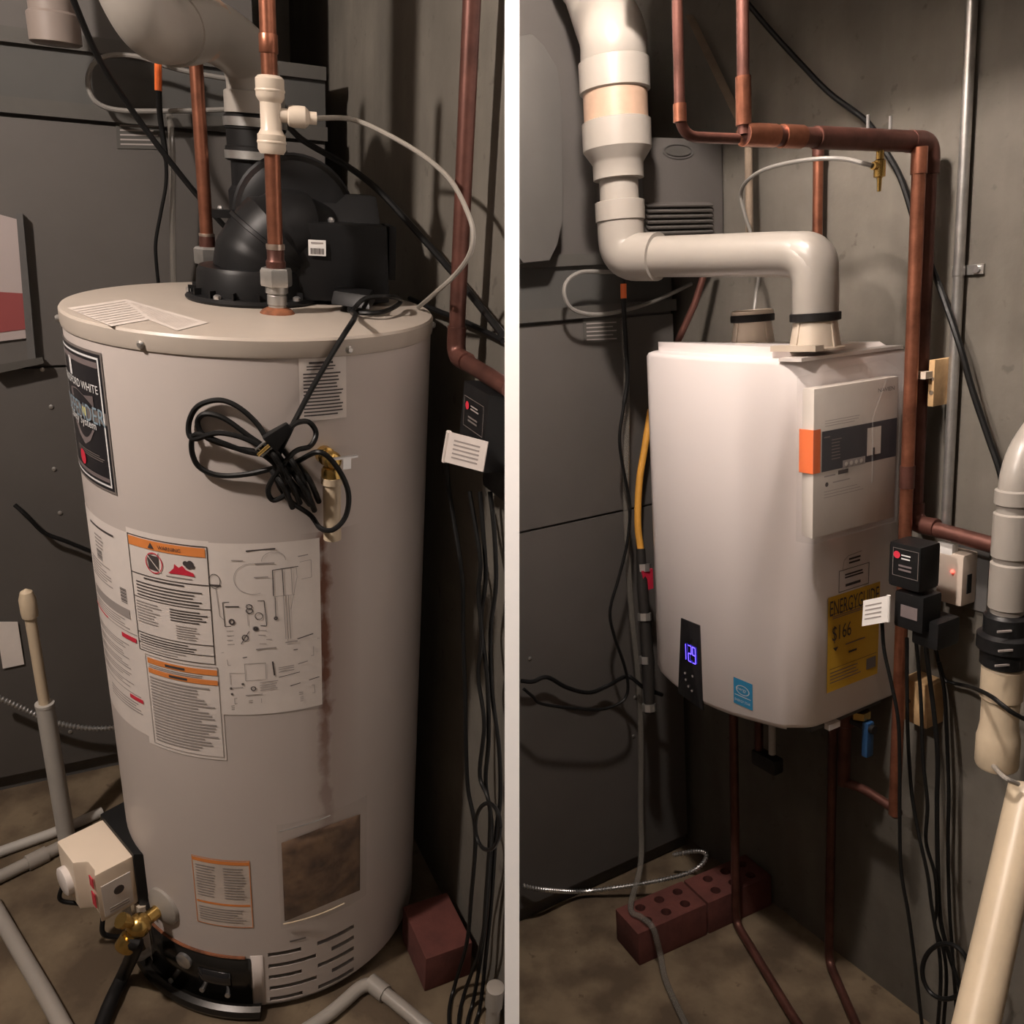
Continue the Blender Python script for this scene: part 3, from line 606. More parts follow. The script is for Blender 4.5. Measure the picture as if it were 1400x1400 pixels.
T1.part('sticker_print', MB().box(lb-vf*0.0005+Z*0.0195, (0.019, 0.0008, 0.0025), (vr, vf, Z)), 'ink_soft', mh)
dcn = L.d(351, 215, 1.435); dcn = V((dcn.x, dcn.y, 0))
def zpx(P, pt, px, py): n = V((pt.x, pt.y, 0)).normalized(); return P.pl(px, py, V((pt.x, pt.y, 0)), n).z
zc = lambda y: zpx(L, dcn, 351, y)
T1.part('discharge_collar', MB().lathe([(0.050, TH+0.06), (0.050, zc(262)), (0.044, zc(255)), (0.044, zc(214))], dcn, Z, 28), 'black_plastic')
cpl = T1.part('rubber_coupling', MB().lathe([(0.047, zc(222)), (0.052, zc(220)), (0.052, zc(203)), (0.049, zc(201)), (0.049, zc(180)), (0.051, zc(178)), (0.051, zc(160)), (0.046, zc(158))], dcn, Z, 28), 'black_rubber')
for y0, y1 in ((175, 163), (219, 208)): T1.part('hose_clamp', MB().lathe([(0.0525, zc(y0)), (0.0532, zc(y0)), (0.0532, zc(y1)), (0.0525, zc(y1))], dcn, Z, 32), 'galvanized', cpl)
T1.part('clamp_screw', MB().lathe([(0.006, -0.012), (0.006, 0.012)], dcn+Z*zc(214)-vf*0.052+vr*0.03, vr, 10), 'steel', cpl)

# ---- white exhaust pipe rising from the blower
PV = Thing(L, 'exhaust_pipe', 'white plastic exhaust pipe bending up from the black blower', 'pipe', V((dcn.x, dcn.y, zc(160))))
top = dcn+Z*zc(150)
path = fillet([dcn+Z*zc(165), dcn+Z*zc(80), L.d(285, 36, 1.265), L.d(205, 40, 1.10), L.d(160, -60, 1.05), L.d(160, -60, 1.05)+Z*0.6], 0.075, 10)
PV.part('pipe', MB().tube(path, 0.0445, 26), 'pvc')
PV.part('pipe_hub', MB().lathe([(0.047, zc(158)), (0.050, zc(157)), (0.050, zc(128)), (0.047, zc(126))], dcn, Z, 28), 'pvc')
a1 = L.d(260, 38, 1.215); b1 = L.d(283, 38, 1.262)
PV.part('primer_band', MB().tube([a1, b1], 0.0458, 26), 'primer', label='tan primer stained joint')
a2 = L.d(205, 40, 1.10); PV.part('elbow_hub', MB().tube([a1+(a2-a1)*0.05, a1+(a2-a1)*0.5], 0.0485, 26), 'pvc')

# ---- copper risers
def riser(P, name, label, base, parts):
    t = Thing(P, name, label, 'pipe', base)
    return t
N1 = V((-0.3765, 1.262, TH)); z1 = lambda y: zpx(L, N1, 388, y)
ci = Thing(L, 'inlet_riser', 'copper riser with cream push-fit tee standing on the tank lid', 'pipe', N1)
ci.part('nipple', MB().lathe([(0.013, 0), (0.013, 0.012), (0.0145, 0.013), (0.0145, 0.026), (0.013, 0.028), (0.0165, 0.030), (0.0165, 0.042)], N1, Z, 18), 'galvanized')
ci.part('rust_ring', MB().lathe([(0.026, 0.0), (0.022, 0.005), (0.014, 0.009)], N1, Z, 18), 'rust')
ci.part('union_nut', MB().lathe([(0.0225, 0.040), (0.0235, 0.043), (0.0235, 0.062), (0.0215, 0.066)], N1, Z, 6), 'galvanized')
ci.part('dielectric_collar', MB().lathe([(0.014, 0.064), (0.0145, 0.075), (0.0125, 0.078), (0.0125, 0.100)], N1, Z, 18), 'copper_dark')
ci.part('solder_ring', MB().lathe([(0.0132, 0.092), (0.0136, 0.096), (0.0132, 0.100)], N1, Z, 18), 'solder')
ci.part('copper_pipe', MB().lathe([(0.0111, 0.09), (0.0111, z1(200)-TH)], N1, Z, 18), 'copper')
ci.part('copper_pipe', MB().lathe([(0.0111, z1(115)-TH), (0.0111, z1(-60)-TH)], N1, Z, 18), 'copper')
ci.part('coupling', MB().lathe([(0.0124, z1(75)-TH), (0.0128, z1(74)-TH), (0.0128, z1(50)-TH), (0.0124, z1(49)-TH)], N1, Z, 18), 'copper')
zz = lambda y: z1(y)-TH
tee = ci.part('push_fit_tee', MB().lathe([(0.016, zz(212)), (0.0195, zz(206)), (0.0195, zz(186)), (0.0175, zz(184)), (0.0145, zz(178)), (0.0145, zz(142)), (0.0175, zz(138)), (0.0195, zz(134)), (0.0195, zz(110)), (0.016, zz(106)), (0.012, zz(105))], N1, Z, 22), 'fitting_white', label='cream push-fit tee')
for y in (196, 126): ci.part('grip_ring', MB().lathe([(0.0197, zz(y+2)), (0.0203, zz(y+1)), (0.0203, zz(y-1)), (0.0197, zz(y-2))], N1, Z, 22), 'fitting_white', tee)
vr1 = V((0.953, 0.303, 0)); tc0 = N1+Z*zz(158)
ci.part('tee_branch', MB().lathe([(0.0095, 0.008), (0.0095, 0.022), (0.013, 0.024), (0.0145, 0.030), (0.0145, 0.046), (0.011, 0.050), (0.0085, 0.052), (0.0085, 0.062)], tc0, vr1, 20), 'fitting_white', tee)
E0 = tc0+vr1*0.062
cable(L, 'plastic_tube', [E0-vr1*0.004, L.d(480, 163, 1.24), L.d(530, 184, 1.22), L.d(580, 214, 1.20), L.d(617, 248, 1.15), L.d(640, 292, 1.12), L.d(647, 322, 1.115), L.d(641, 350, 1.125), L.d(622, 376, 1.16), L.d(598, 398, 1.20), L.z(572, 420, TH+0.004)], 0.0036, 'thin white plastic tube arching from the cream tee to the wall', 'tube', 'tube_white')

N2 = L.z(287, 390.5, TH); z2 = lambda y: zpx(L, N2, 280, y)-TH
co = Thing(L, 'outlet_riser', 'plain copper riser rising behind the blower beside the furnace', 'pipe', N2)
co.part('nipple', MB().lathe([(0.013, 0), (0.013, 0.03)], N2, Z, 16), 'galvanized')
co.part('union_nut', MB().lathe([(0.0225, z2(360)), (0.0235, z2(357)), (0.0235, z2(340)), (0.02, z2(337))], N2, Z, 6), 'galvanized')
co.part('dielectric_collar', MB().lathe([(0.0135, z2(338)), (0.0135, z2(326)), (0.0128, z2(322))], N2, Z, 18), 'copper_dark')
co.part('solder_ring', MB().lathe([(0.0132, z2(323)), (0.0136, z2(321)), (0.0132, z2(319))], N2, Z, 18), 'solder')
co.part('copper_pipe', MB().lathe([(0.0111, z2(335)), (0.0111, z2(-60))], N2, Z, 18), 'copper')

# ---- copper pipe on the concrete wall
a = lw(648, -60, 0.05); b = lw(622, 486, 0.05); b = V((a.x, a.y, b.z)); c = lw(700, 506, 0.05)
pts = [V((b.x, b.y, a.z)), b, V((b.x, b.y, b.z))+u*((-0.016-b.x)/u.x)+Z*-0.005]
wp = Thing(L, 'wall_copper_pipe', 'dull copper pipe running down the concrete wall behind the tank and turning right', 'pipe', b)
wp.part('pipe', MB().tube(fillet(pts, 0.03), 0.0125, 14), 'copper_dark')
wp.part('elbow', MB().tube(fillet([b+Z*0.045, b, b+u*0.045], 0.03), 0.0145, 14), 'copper_dark')

# ---- power cord: over the lid edge, coiled and tied against the jacket
Lc = lambda x, y, o=0.014: cylhit(x, y, o)
cordp = [bx+vr*0.02-vf*0.048+Z*0.02, L.z(478, 424, TH+0.008), L.z(512, 428, TH+0.010), L.z(535, 422, TH+0.012), L.z(548, 412, TH+0.014), L.z(536, 406, TH+0.030), L.z(500, 408, TH+0.028), L.z(482, 426, TH+0.012), cylhit(486, 432, 0.010), Lc(470, 458, 0.008), Lc(448, 494, 0.008), Lc(426, 532, 0.008), Lc(408, 566, 0.012), Lc(396, 590, 0.022),
    Lc(376, 640, 0.02), Lc(392, 680, 0.02), Lc(424, 704, 0.016), Lc(438, 722, 0.040), Lc(456, 724, 0.056), Lc(473, 705, 0.058), Lc(476, 672, 0.060), Lc(460, 638, 0.060), Lc(436, 618, 0.054), Lc(404, 632, 0.02), Lc(374, 640, 0.014), Lc(340, 648, 0.01), Lc(300, 650, 0.008), Lc(272, 638, 0.008), Lc(262, 614, 0.01), Lc(268, 594, 0.014), Lc(300, 604, 0.018), Lc(340, 618, 0.02), Lc(372, 620, 0.024), Lc(340, 596, 0.016), Lc(306, 572, 0.01), Lc(280, 566, 0.008), Lc(270, 578, 0.008), Lc(282, 598, 0.01), Lc(320, 612, 0.014), Lc(360, 622, 0.024), Lc(400, 660, 0.03), Lc(424, 690, 0.03), Lc(410, 660, 0.026), Lc(372, 612, 0.03), Lc(352, 580, 0.02), Lc(325, 556, 0.012), Lc(298, 547, 0.008), Lc(270, 556, 0.008), Lc(258, 580, 0.008), Lc(264, 600, 0.014), Lc(300, 592, 0.02), Lc(345, 604, 0.026), Lc(380, 632, 0.034), Lc(396, 668, 0.034), Lc(374, 684, 0.028), Lc(368, 664, 0.03), Lc(400, 620, 0.036), Lc(424, 610, 0.03), Lc(432, 592, 0.022), Lc(422, 577, 0.02), Lc(406, 578, 0.026), Lc(392, 588, 0.03)]
pc = Thing(L, 'power_cord', 'coiled black power cord with three-pin plug hanging on the tank jacket', 'cord', cylhit(400, 640, 0.0))
pc.part('cord', MB().tube(crom(cordp, 7), 0.0037, 8), 'cable')
pd = (Lc(362, 612, 0.034)-Lc(396, 582, 0.034)).normalized(); ps = Lc(396, 582, 0.034); pn = rad(-70); px_ = pd.cross(pn).normalized()
pg = pc.part('plug', MB().hexa([ps+px_*a+pn*b for a, b in ((-0.006, -0.006), (0.006, -0.006), (0.006, 0.006), (-0.006, 0.006))], [ps+pd*0.036+px_*a+pn*b for a, b in ((-0.013, -0.010), (0.013, -0.010), (0.013, 0.010), (-0.013, 0.010))]), 'black_plastic', bevel=0.003)
for a in (-0.006, 0.006): pc.part('prong', MB().box(ps+pd*0.045+px_*a, (0.0015, 0.006, 0.018), (px_, pn, pd)), 'steel', pg)
pc.part('ground_pin', MB().lathe([(0.0024, 0), (0.0024, 0.02)], ps+pd*0.036+pn*0.006, pd, 8), 'brass', pg)
for x, y in ((378, 630), (384, 640), (398, 662), (410, 650), (392, 650), (418, 672), (404, 640), (412, 664), (424, 660), (388, 668)): pc.part('tie_strand', MB().tube(crom([Lc(x-16, y-24, 0.02), Lc(x, y-2, 0.042), Lc(x+12, y+26, 0.02)]), 0.004, 8), 'cable')
pc.part('strain_relief', MB().hexa([L.z(x, y, TH+0.012) for x, y in ((452, 416), (506, 424), (514, 411), (458, 405))], [L.z(x, y, TH+0.012)+Z*0.020 for x, y in ((456, 415), (504, 422), (510, 413), (462, 407))]), 'black_plastic', bevel=0.004)

# ---- cables in the air
cable(L, 'hanging_cable', [L.d(92, -20, 1.30), L.d(134, 78, 1.38), L.d(180, 150, 1.45), L.d(228, 215, 1.50), L.d(274, 272, 1.55), L.d(320, 322, 1.60), L.d(370, 360, 1.62)], 0.0052, 'thick black cable slanting in front of the furnace behind the copper riser', 'cable')
cable(L, 'wall_cable', [L.d(376, 150, 1.55), L.d(412, 190, 1.52), L.d(470, 224, 1.48), L.d(515, 258, 1.44), L.d(560, 306, 1.40), L.d(615, 368, 1.33), lw(664, 428, 0.022), lw(687, 457, 0.022)], 0.0058, 'thick black cable sloping down across the concrete wall behind the blower', 'cable')
cable(L, 'wall_cable', [L.z(560, 408, TH+0.004), lw(596, 424, 0.020), lw(622, 434, 0.018), lw(655, 449, 0.012), lw(688, 466, 0.010)], 0.0045, 'black cable running from the tank lid to the wall adapter', 'cable')
pr = Thing(L, 'sensor_lead', 'thin black lead with an orange sleeve hanging in front of the furnace', 'cable', lu(214, 385, 0.078))
pr.part('lead', MB().tube(crom([lu(217, 118, 0.078), lu(219, 160, 0.078), lu(226, 210, 0.078), lu(227, 250, 0.078), lu(220, 290, 0.078), lu(213, 330, 0.078), lu(214, 362, 0.078), lu(218, 400, 0.078)]), [0.0055]*16+[0.0035]*34, 8), 'cable')
pr.part('orange_sleeve', MB().tube([lu(216.5, 124, 0.078), lu(216, 60, 0.078)], 0.0064, 10), 'manual_orange', label='orange sleeve')
cable(L, 'vinyl_tube', [lu(231, 156, 0.02), lu(234, 180, 0.05), lu(236, 225, 0.06), lu(236, 300, 0.06), lu(238, 400, 0.06), lu(246, 520, 0.06)], 0.006, 'translucent drain tube hanging beside the sensor lead on the furnace', 'tube', 'tube_clear')
cable(L, 'thermostat_wire', [lu(352, 112, 0.05), lu(300, 106, 0.05), lu(240, 94, 0.05), lu(190, 78, 0.05), lu(150, 76, 0.05), lu(128, 88, 0.05), lu(120, 112, 0.05), lu(130, 138, 0.05), lu(158, 150, 0.05), lu(210, 152, 0.05), lu(300, 150, 0.05), lu(352, 146, 0.05)], 0.0045, 'white tube looping over the furnace top ledge behind the exhaust pipe', 'tube', 'tube_grey')
cable(L, 'furnace_wire', [lu(20, 690, 0.02), lu(38, 706, 0.03), lu(60, 728, 0.03), lu(90, 740, 0.03), lu(130, 756, 0.03), lu(170, 770, 0.02)], 0.0045, 'black wire drooping across the furnace cabinet behind the tank', 'cable')
def flex(P, name, pts, r, label):
    c = crom(pts, 60); d = [0.0]
    for a, b in zip(c, c[1:]): d.append(d[-1]+(b-a).length)
    n = int(d[-1]/0.0021); out = []; j = 0
    for i in range(n+1):
        s_ = d[-1]*i/n
        while j < len(d)-2 and d[j+1] < s_: j += 1
        t = (s_-d[j])/max(1e-9, d[j+1]-d[j]); out.append(c[j].lerp(c[j+1], t))
    return single(P, name, MB().tube(out, [r*(1.0 if (i//2) % 2 else 0.66) for i in range(n+1)], 10), 'steel', label, 'conduit')
flex(L, 'flexible_conduit', [lu(-10, 950, 0.05), lu(30, 968, 0.05), lu(60, 982, 0.05), lu(95, 992, 0.05), lu(135, 996, 0.05), lu(185, 992, 0.05)], 0.0065, 'ribbed steel flexible conduit sagging along the furnace behind the tank')

# ---- plastic drain pipes round the foot
b0 = L.z(92, 1150, 0); n_ = V((b0.x, b0.y, 0)).normalized(); zq = lambda x, y: L.pl(x, y, V((b0.x, b0.y, 0)), n_).z
sp = Thing(L, 'standpipe', 'cream capped pipe stepped into a grey plastic standpipe on the floor', 'pipe', b0)
sp.part('lower_pipe', MB().lathe([(0.0175, 0), (0.0175, zq(66, 960)-0.006), (0.0185, zq(66, 960)-0.006), (0.0185, zq(66, 960))], b0, Z, 20), 'pvc_grey')
sp.part('upper_pipe', MB().lathe([(0.0105, zq(66, 965)), (0.0105, zq(47, 838))], b0, Z, 18), 'pvc_cream')
sp.part('cap', MB().lathe([(0.0145, zq(47, 842)), (0.0155, zq(46, 836)), (0.0155, zq(44, 818)), (0.011, zq(43, 808)), (0.002, zq(43, 804))], b0, Z, 18), 'pvc_cream')
def floorpipe(P, name, pix, r, mt, label, hub=None, group=None):
    pts = [P.z(x, y, r) for x, y in pix]; t = Thing(P, name, label, 'pipe', pts[0]-Z*r, group)
    t.part('pipe', MB().tube(fillet(pts, 0.03) if len(pts) > 2 else pts, r, 16), mt)
    if hub:
        a, b = pts[hub[0]], pts[hub[1]]; d = (b-a).normalized()
        t.part('hub', MB().tube([a+d*hub[2], a+d*(hub[2]+0.04)], r+0.0035, 16), mt)
    return t
floorpipe(L, 'floor_drain_pipe', [(-30, 1213), (30, 1184), (92, 1153)], 0.0135, 'pvc', 'white plastic drain pipe lying on the floor beside the standpipe', (1, 2, 0.01))
floorpipe(L, 'floor_drain_pipe', [(-20, 1172), (30, 1154), (78, 1137), (140, 1110)], 0.0115, 'pvc_grey', 'grey plastic pipe lying on the floor along the furnace base')
floorpipe(L, 'floor_drain_pipe', [(-12, 1232), (30, 1305), (68, 1370), (100, 1430)], 0.0145, 'pvc', 'white plastic pipe lying alone on the floor to the side of the tank')
floorpipe(L, 'floor_drain_pipe', [(400, 1420), (452, 1386), (503, 1340), (548, 1376), (600, 1420)], 0.0125, 'pvc', 'white plastic pipe with an elbow on the floor at the tank foot', (2, 3, 0.006))
q0 = L.z(682, 1398, 0); pq = Thing(L, 'pipe_stub', 'white plastic pipe stub standing by the partition', 'pipe', q0)
pq.part('pipe', MB().lathe([(0.013, 0), (0.013, 0.07)], q0-V((0.012, 0, 0)), Z, 16), 'pvc'); pq.part('coupling', MB().lathe([(0.0165, 0.045), (0.0165, 0.09), (0.012, 0.092)], q0-V((0.012, 0, 0)), Z, 16), 'pvc')
# drain hose
cable(L, 'drain_hose', [dv2+(nd*0.45-Z*0.9+rad(-160)*0.35).normalized()*0.035, L.d(186, 1292, 1.42), L.z(170, 1330, 0.03), L.z(152, 1368, 0.016), L.z(140, 1398, 0.0127), L.z(128, 1430, 0.0127)], 0.0125, 'black garden hose leading from the brass drain valve over the floor', 'hose', 'black_rubber', n=12)

# ---- furnace behind
def furnace(P, U, w0, w1, label, screws, plate):
    f = Thing(P, 'furnace', label, 'furnace', uv(U, (w0+w1)/2, 0)); ax = (w, u, Z); clip = True
    def blk(name, a, b, z0, z1, d0, d1, mt, parent=None, bevel=0.0, c=True):
        return f.part(name, MB().hexa([uv(U+d0, a, z0), uv(U+d1, a, z0), uv(U+d1, b, z0), uv(U+d0, b, z0)], [uv(U+d0, a, z1), uv(U+d1, a, z1), uv(U+d1, b, z1), uv(U+d0, b, z1)]), mt, parent, clip=c, bevel=bevel)
    cab = blk('cabinet', w0, w1, 0.03, 1.50, -0.48, -0.012, 'furnace')
    blk('lower_door', w0, w1-0.004, 0.05, 1.016, -0.012, 0.0, 'furnace', cab)
    blk('upper_door', w0, w1-0.004, 1.022, 1.478, -0.012, 0.0, 'furnace', cab)
    blk('base_rail', w0, w1, 0.0, 0.045, -0.45, -0.02, 'dark_box', cab)
    led = blk('top_ledge', w0, w1, 1.485, 1.512, -0.48, 0.010, 'furnace_trim')
    blk('plenum_band', w0, w1, 1.512, 1.60, -0.46, -0.006, 'plenum')
    blk('plenum_flange', w0, w1, 1.60, 1.625, -0.47, 0.004, 'furnace_trim')
    blk('plenum', w0, w1-0.14, 1.625, 2.40, -0.44, -0.02, 'furnace')
    for (x, y) in screws:
        pt = P.pl(x, y, u*U, u); f.part('screw', MB().lathe([(0.0045, 0), (0.0045, 0.002), (0.0025, 0.003)], pt, u, 10), 'galvanized', cab)
    pt = [P.pl(x, y, u*(U+0.001), u) for x, y in plate]
    pl = f.part('rating_plate', MB().prism(pt, u*0.0008), 'furnace_trim', cab, label='faded rating plate')
    for k in range(5):
        t0 = 0.18+k*0.16; a = pt[0].lerp(pt[3], t0); b = pt[1].lerp(pt[2], t0); d = (pt[3]-pt[0])*0.05
        f.part('print', MB().prism([a.lerp(b, 0.08), a.lerp(b, 0.9-0.1*(k % 2)), a.lerp(b, 0.9-0.1*(k % 2))+d, a.lerp(b, 0.08)+d], u*0.0012), 'ink_soft', pl)
    return f, cab, blk
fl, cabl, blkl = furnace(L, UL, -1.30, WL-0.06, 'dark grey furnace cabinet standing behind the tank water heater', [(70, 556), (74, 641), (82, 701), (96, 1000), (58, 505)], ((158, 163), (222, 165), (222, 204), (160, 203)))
# framed service notice at the furnace edge
fa = [lu(x, y, 0.004) for x, y in ((-30, 285), (24, 300), (38, 462), (-12, 468))]
nf = fl.part('service_notice', MB().prism(fa, u*0.001), 'notice', cabl, label='pale and red service notice')
fl.part('red_panel', MB().prism([lu(x, y, 0.0055) for x, y in ((-20, 398), (31, 401), (35, 450), (-12, 456))], u*0.0006), 'notice_red', nf)
fl.part('notice_frame', MB().hexa([lu(x, y, 0.0) for x, y in ((22, 292), (31, 292), (49, 492), (38, 492))], [lu(x, y, 0.02) for x, y in ((22, 292), (31, 292), (49, 492), (38, 492))]), 'dark_box', cabl)
fl.part('notice_ledge', MB().hexa([lu(x, y, 0.0) for x, y in ((-10, 500), (58, 488), (60, 497), (-10, 512))], [lu(x, y, 0.03) for x, y in ((-10, 500), (58, 488), (60, 497), (-10, 512))]), 'furnace_trim', cabl)
fl.part('white_card', MB().prism([lu(x, y, 0.004) for x, y in ((-6, 850), (24, 850), (33, 908), (4, 914))], u*0.0008), 'paper', cabl)
# lower exhaust hub seen above the furnace
hb = lu(72, 20, 0.12); hd = Thing(L, 'exhaust_stub', 'beige plastic exhaust stub hanging above the furnace ledge', 'pipe', hb)
hd.part('pipe', MB().lathe([(0.036, -0.02), (0.036, 0.75)], hb, Z, 22), 'stub_beige'); hd.part('hub', MB().lathe([(0.036, -0.045), (0.0405, -0.042), (0.0405, 0.0), (0.036, 0.004)], hb, Z, 22), 'stub_beige')

# ---- wall adapter with its cords
ad = lw(656, 520, 0.0); ax = (u, w, Z); ac = lw(652, 596, 0.035)
at = Thing(L, 'wall_adapter', 'black plug-in power adapter with white cord tag on the wall behind the tank', 'adapter', lw(656, 680, 0.0))
zt_, zb_ = lw(655, 527, 0.06).z, lw(655, 678, 0.06).z; um = lw(654, 590, 0.07).dot(u)
bd = at.part('adapter_body', MB().hexa([uv(um-0.058, WL-0.004, zb_+0.045), uv(um+0.030, WL-0.004, zb_+0.045), uv(um+0.030, WL-0.075, zb_+0.05), uv(um-0.058, WL-0.075, zb_+0.05)][::-1], [uv(um-0.058, WL-0.004, zt_), uv(um+0.030, WL-0.004, zt_), uv(um+0.030, WL-0.070, zt_), uv(um-0.058, WL-0.070, zt_)][::-1]), 'black_plastic', bevel=0.006, clip=True)
at.part('socket_base', MB().box(uv(um-0.012, WL-0.02, (zb_*2+0.05)/2), (0.075, 0.03, 0.05), ax), 'black_plastic', bevel=0.004, clip=True)
fo = uv(um-0.045, WL-0.0735, zt_-0.062)
pf = planefn(fo, u, Z, -w); pr_ = Print(pf, 0.068, 0.045)
pr_.frame('ink_dim', 0, 0, 1, 1, 0.001, 1); pr_.disc('ink_red', 0.18, 0.72, 0.0060, 2); pr_.lines('ink_soft', 0.36, 0.62, 0.42, 0.2, 2, 0.45, 2, 0.2); pr_.lines('ink_dim', 0.25, 0.2, 0.5, 0.24, 2, 0.5, 2, 0.1)
pr_.build(at, bd, {'ink_dim': 'label_frame', 'ink_red': 'red_logo', 'ink_soft': 'lettering'})
tg0 = [lw(x, y, 0.095) for x, y in ((614, 590), (668, 604), (661, 645), (607, 631))]
tgo = at.part('cord_tag', MB().prism(tg0, -w*0.0012), 'paper', label='white paper tag round the cord')
at.part('tag_fold', MB().tube([tg0[0], tg0[3]], 0.004, 8), 'paper', tgo)
for k in range(5):
    a = tg0[0].lerp(tg0[3], 0.2+k*0.14); b = tg0[1].lerp(tg0[2], 0.2+k*0.14); dd = (tg0[3]-tg0[0])*0.05
    at.part('tag_print', MB().prism([x-w*0.0013 for x in (a.lerp(b, 0.2), a.lerp(b, 0.85), a.lerp(b, 0.85)+dd, a.lerp(b, 0.2)+dd)], -w*0.0004), 'ink_soft', tgo)
CL = [[(611, 634), (613, 665), (622, 720), (632, 790), (633, 860), (636, 950), (637, 1020), (640, 1080), (650, 1140)],
      [(642, 672), (650, 720), (657, 770), (654, 810), (658, 870), (654, 925), (662, 990), (656, 1060), (670, 1110)],
      [(656, 672), (660, 720), (664, 790), (658, 850), (666, 930), (668, 1010), (664, 1070), (672, 1130)],
      [(670, 672), (676, 730), (678, 800), (671, 860), (672, 940), (682, 1020), (684, 1090), (678, 1140)]]
for i, pth in enumerate(CL):
    cable(L, 'adapter_cord', [lw(x, y, 0.062-0.0105*i) for x, y in pth]+[lw(pth[-1][0]-6, 1230, 0.052-0.0105*i), lw(pth[-1][0]-12, 1290, 0.055-0.0105*i), L.z((622, 636, 648, 657)[i], 1346+9*i, 0.018), L.z((614, 628, 640, 650)[i], 1382+6*i, 0.0045), L.z((616, 627, 637, 647)[i], 1425, 0.0045)], 0.0036, 'black cord hanging below the white paper tag beside the tank' if i == 0 else 'black cord hanging from the black wall adapter beside the partition', 'cord', group='cords below the left wall adapter')
lp = [lw(667+17*math.cos(t), 1130+32*math.sin(t), 0.076) for t in [i*2*math.pi/14 for i in range(15)]]
cable(L, 'cord_loop', lp, 0.0032, 'black cord wound into a small ring beside the hanging cords', 'cord')
# loose brick behind the tank
def brick(P, name, c, ax, label, size=(0.2, 0.095, 0.085), holes=True, group=None, mt='brick_red'):
    t = Thing(P, name, label, 'brick', c-Z*size[2]/2, group)
    body = t.part('body', MB().box(c, size, ax), mt, bevel=0.004)
    if holes:
        cb = MB(); hs = [c+ax[0]*(i*0.055+0.01*(j > 0))+ax[1]*(size[1]*j)+Z*(size[2]/2) for i in (-1, 0, 1) for j in (-0.22, 0.22)]
        for h in hs: cb.lathe([(0.0125, -size[2]*0.8), (0.0125, 0.01)], h, Z, 14)
        cut(body, cb, t.base)
        for h in hs: t.part('core_hole', MB().lathe([(0.0127, -size[2]*0.79), (0.0127, -0.001)], h, Z, 14, caps=False), mt, body)
    return t
bk = L.z(582, 1262, 0)
brick(L, 'brick', uv(-1.095, WL-0.068, 0.0425), (u, w, Z), 'dark red brick on the floor behind the tank foot', (0.13, 0.095, 0.085), holes=False)
# ================================================================== RIGHT BAY: wall-hung heater
HB = V((0.2943, 1.7806, 0.699)); hu = V((math.cos(-1.08127), math.sin(-1.08127), 0)); hw = V((-hu.y, hu.x, 0)); HW, HD, HH = 0.44, 0.27, 0.695
def hp(s, d, z): return HB+hu*s+hw*d+Z*z
H1 = Thing(R, 'tankless_heater', 'white wall-hung tankless heater with black control strip on the concrete wall', 'water heater', HB)
# moulded front cover: footprint bows back to the far edge, rounded at the near corner
foot = [(-0.004, 0.27), (-0.004, 0.040), (0.000, 0.026), (0.006, 0.016), (0.02, 0.010), (0.04, 0.006), (0.07, 0.001), (0.10, -0.003), (0.14, -0.006), (0.18, -0.007), (0.22, -0.007), (0.26, -0.006), (0.30, -0.003), (0.34, 0.0), (0.38, 0.001)]
foot += [(0.38+0.058*math.sin(math.radians(a)), 0.059-0.058*math.cos(math.radians(a))) for a in range(10, 91, 8)] + [(0.44, 0.09), (0.44, 0.27)]
def zbot(s, d): return -0.036*math.sin(math.pi*min(1.0, (s+0.13)/0.55))*(1.0 if s < 0.42 else 0.0)+(0.0 if s > 0.03 else 0.006*((0.03-s)/0.034)**2)
def ztop(s): return 0.014*(1-s/0.44)
m = MB(); n = len(foot)
rows = [(0.0, 0.010), (0.006, 0.003), (0.014, 0.0), (0.34, 0.0), (HH-0.010, 0.0), (HH-0.003, 0.003), (HH, 0.010)]
for z, ins in rows:
    for s_, d_ in foot:
        ss = s_+(ins if s_ < 0.02 else (-ins if s_ > 0.40 else 0)); dd = d_+(ins if d_ < 0.26 else 0)
        zz_ = z+zbot(s_, d_) if z < 0.1 else (z+ztop(s_) if z > 0.5 else z)
        m.v.append(hp(ss, min(dd, 0.27), zz_))
m.f += [(j*n+i, j*n+i+1, (j+1)*n+i+1, (j+1)*n+i) for j in range(len(rows)-1) for i in range(n-1)]
m.f += [tuple(range(n-1, -1, -1)), tuple((len(rows)-1)*n+i for i in range(n)), tuple([0]+[k*n for k in range(1, len(rows))]+[k*n+n-1 for k in range(len(rows)-1, -1, -1)])]
cov = H1.part('front_cover', m, 'heater_white', smooth=0.9, label='glossy white moulded cover')
case = H1.part('case_top', MB().hexa([hp(0.014, 0.042, HH-0.01), hp(0.405, 0.028, HH-0.01), hp(0.432, 0.26, HH-0.01), hp(0.012, 0.26, HH-0.01)], [hp(0.016, 0.040, HH+0.032), hp(0.385, 0.026, HH+0.020), hp(0.39, 0.26, HH+0.012), hp(0.016, 0.26, HH+0.014)]), 'heater_white')
H1.part('case_flange', MB().box(hp(0.415, 0.13, HH+0.002), (0.05, 0.26, 0.006), (hu, hw, Z)), 'heater_case', case)
for s_, d_ in ((0.06, 0.052), (0.385, 0.034)): H1.part('case_screw', MB().lathe([(0.005, 0), (0.005, 0.003)], hp(s_, d_, HH+0.008), -hw, 10), 'steel', case)
H1.part('bottom_plate', MB().box(hp(0.225, 0.15, -0.004), (0.40, 0.20, 0.014), (hu, hw, Z)), 'dark_box')
H1.part('bottom_tab', MB().box(hp(0.432, 0.10, -0.008), (0.012, 0.03, 0.012), (hu, hw, Z)), 'heater_case')
fd = lambda s: next((d0+(d1-d0)*(s-s0)/(s1-s0) for (s0, d0), (s1, d1) in zip(foot[2:], foot[3:]) if s0 <= s <= s1), 0.0)
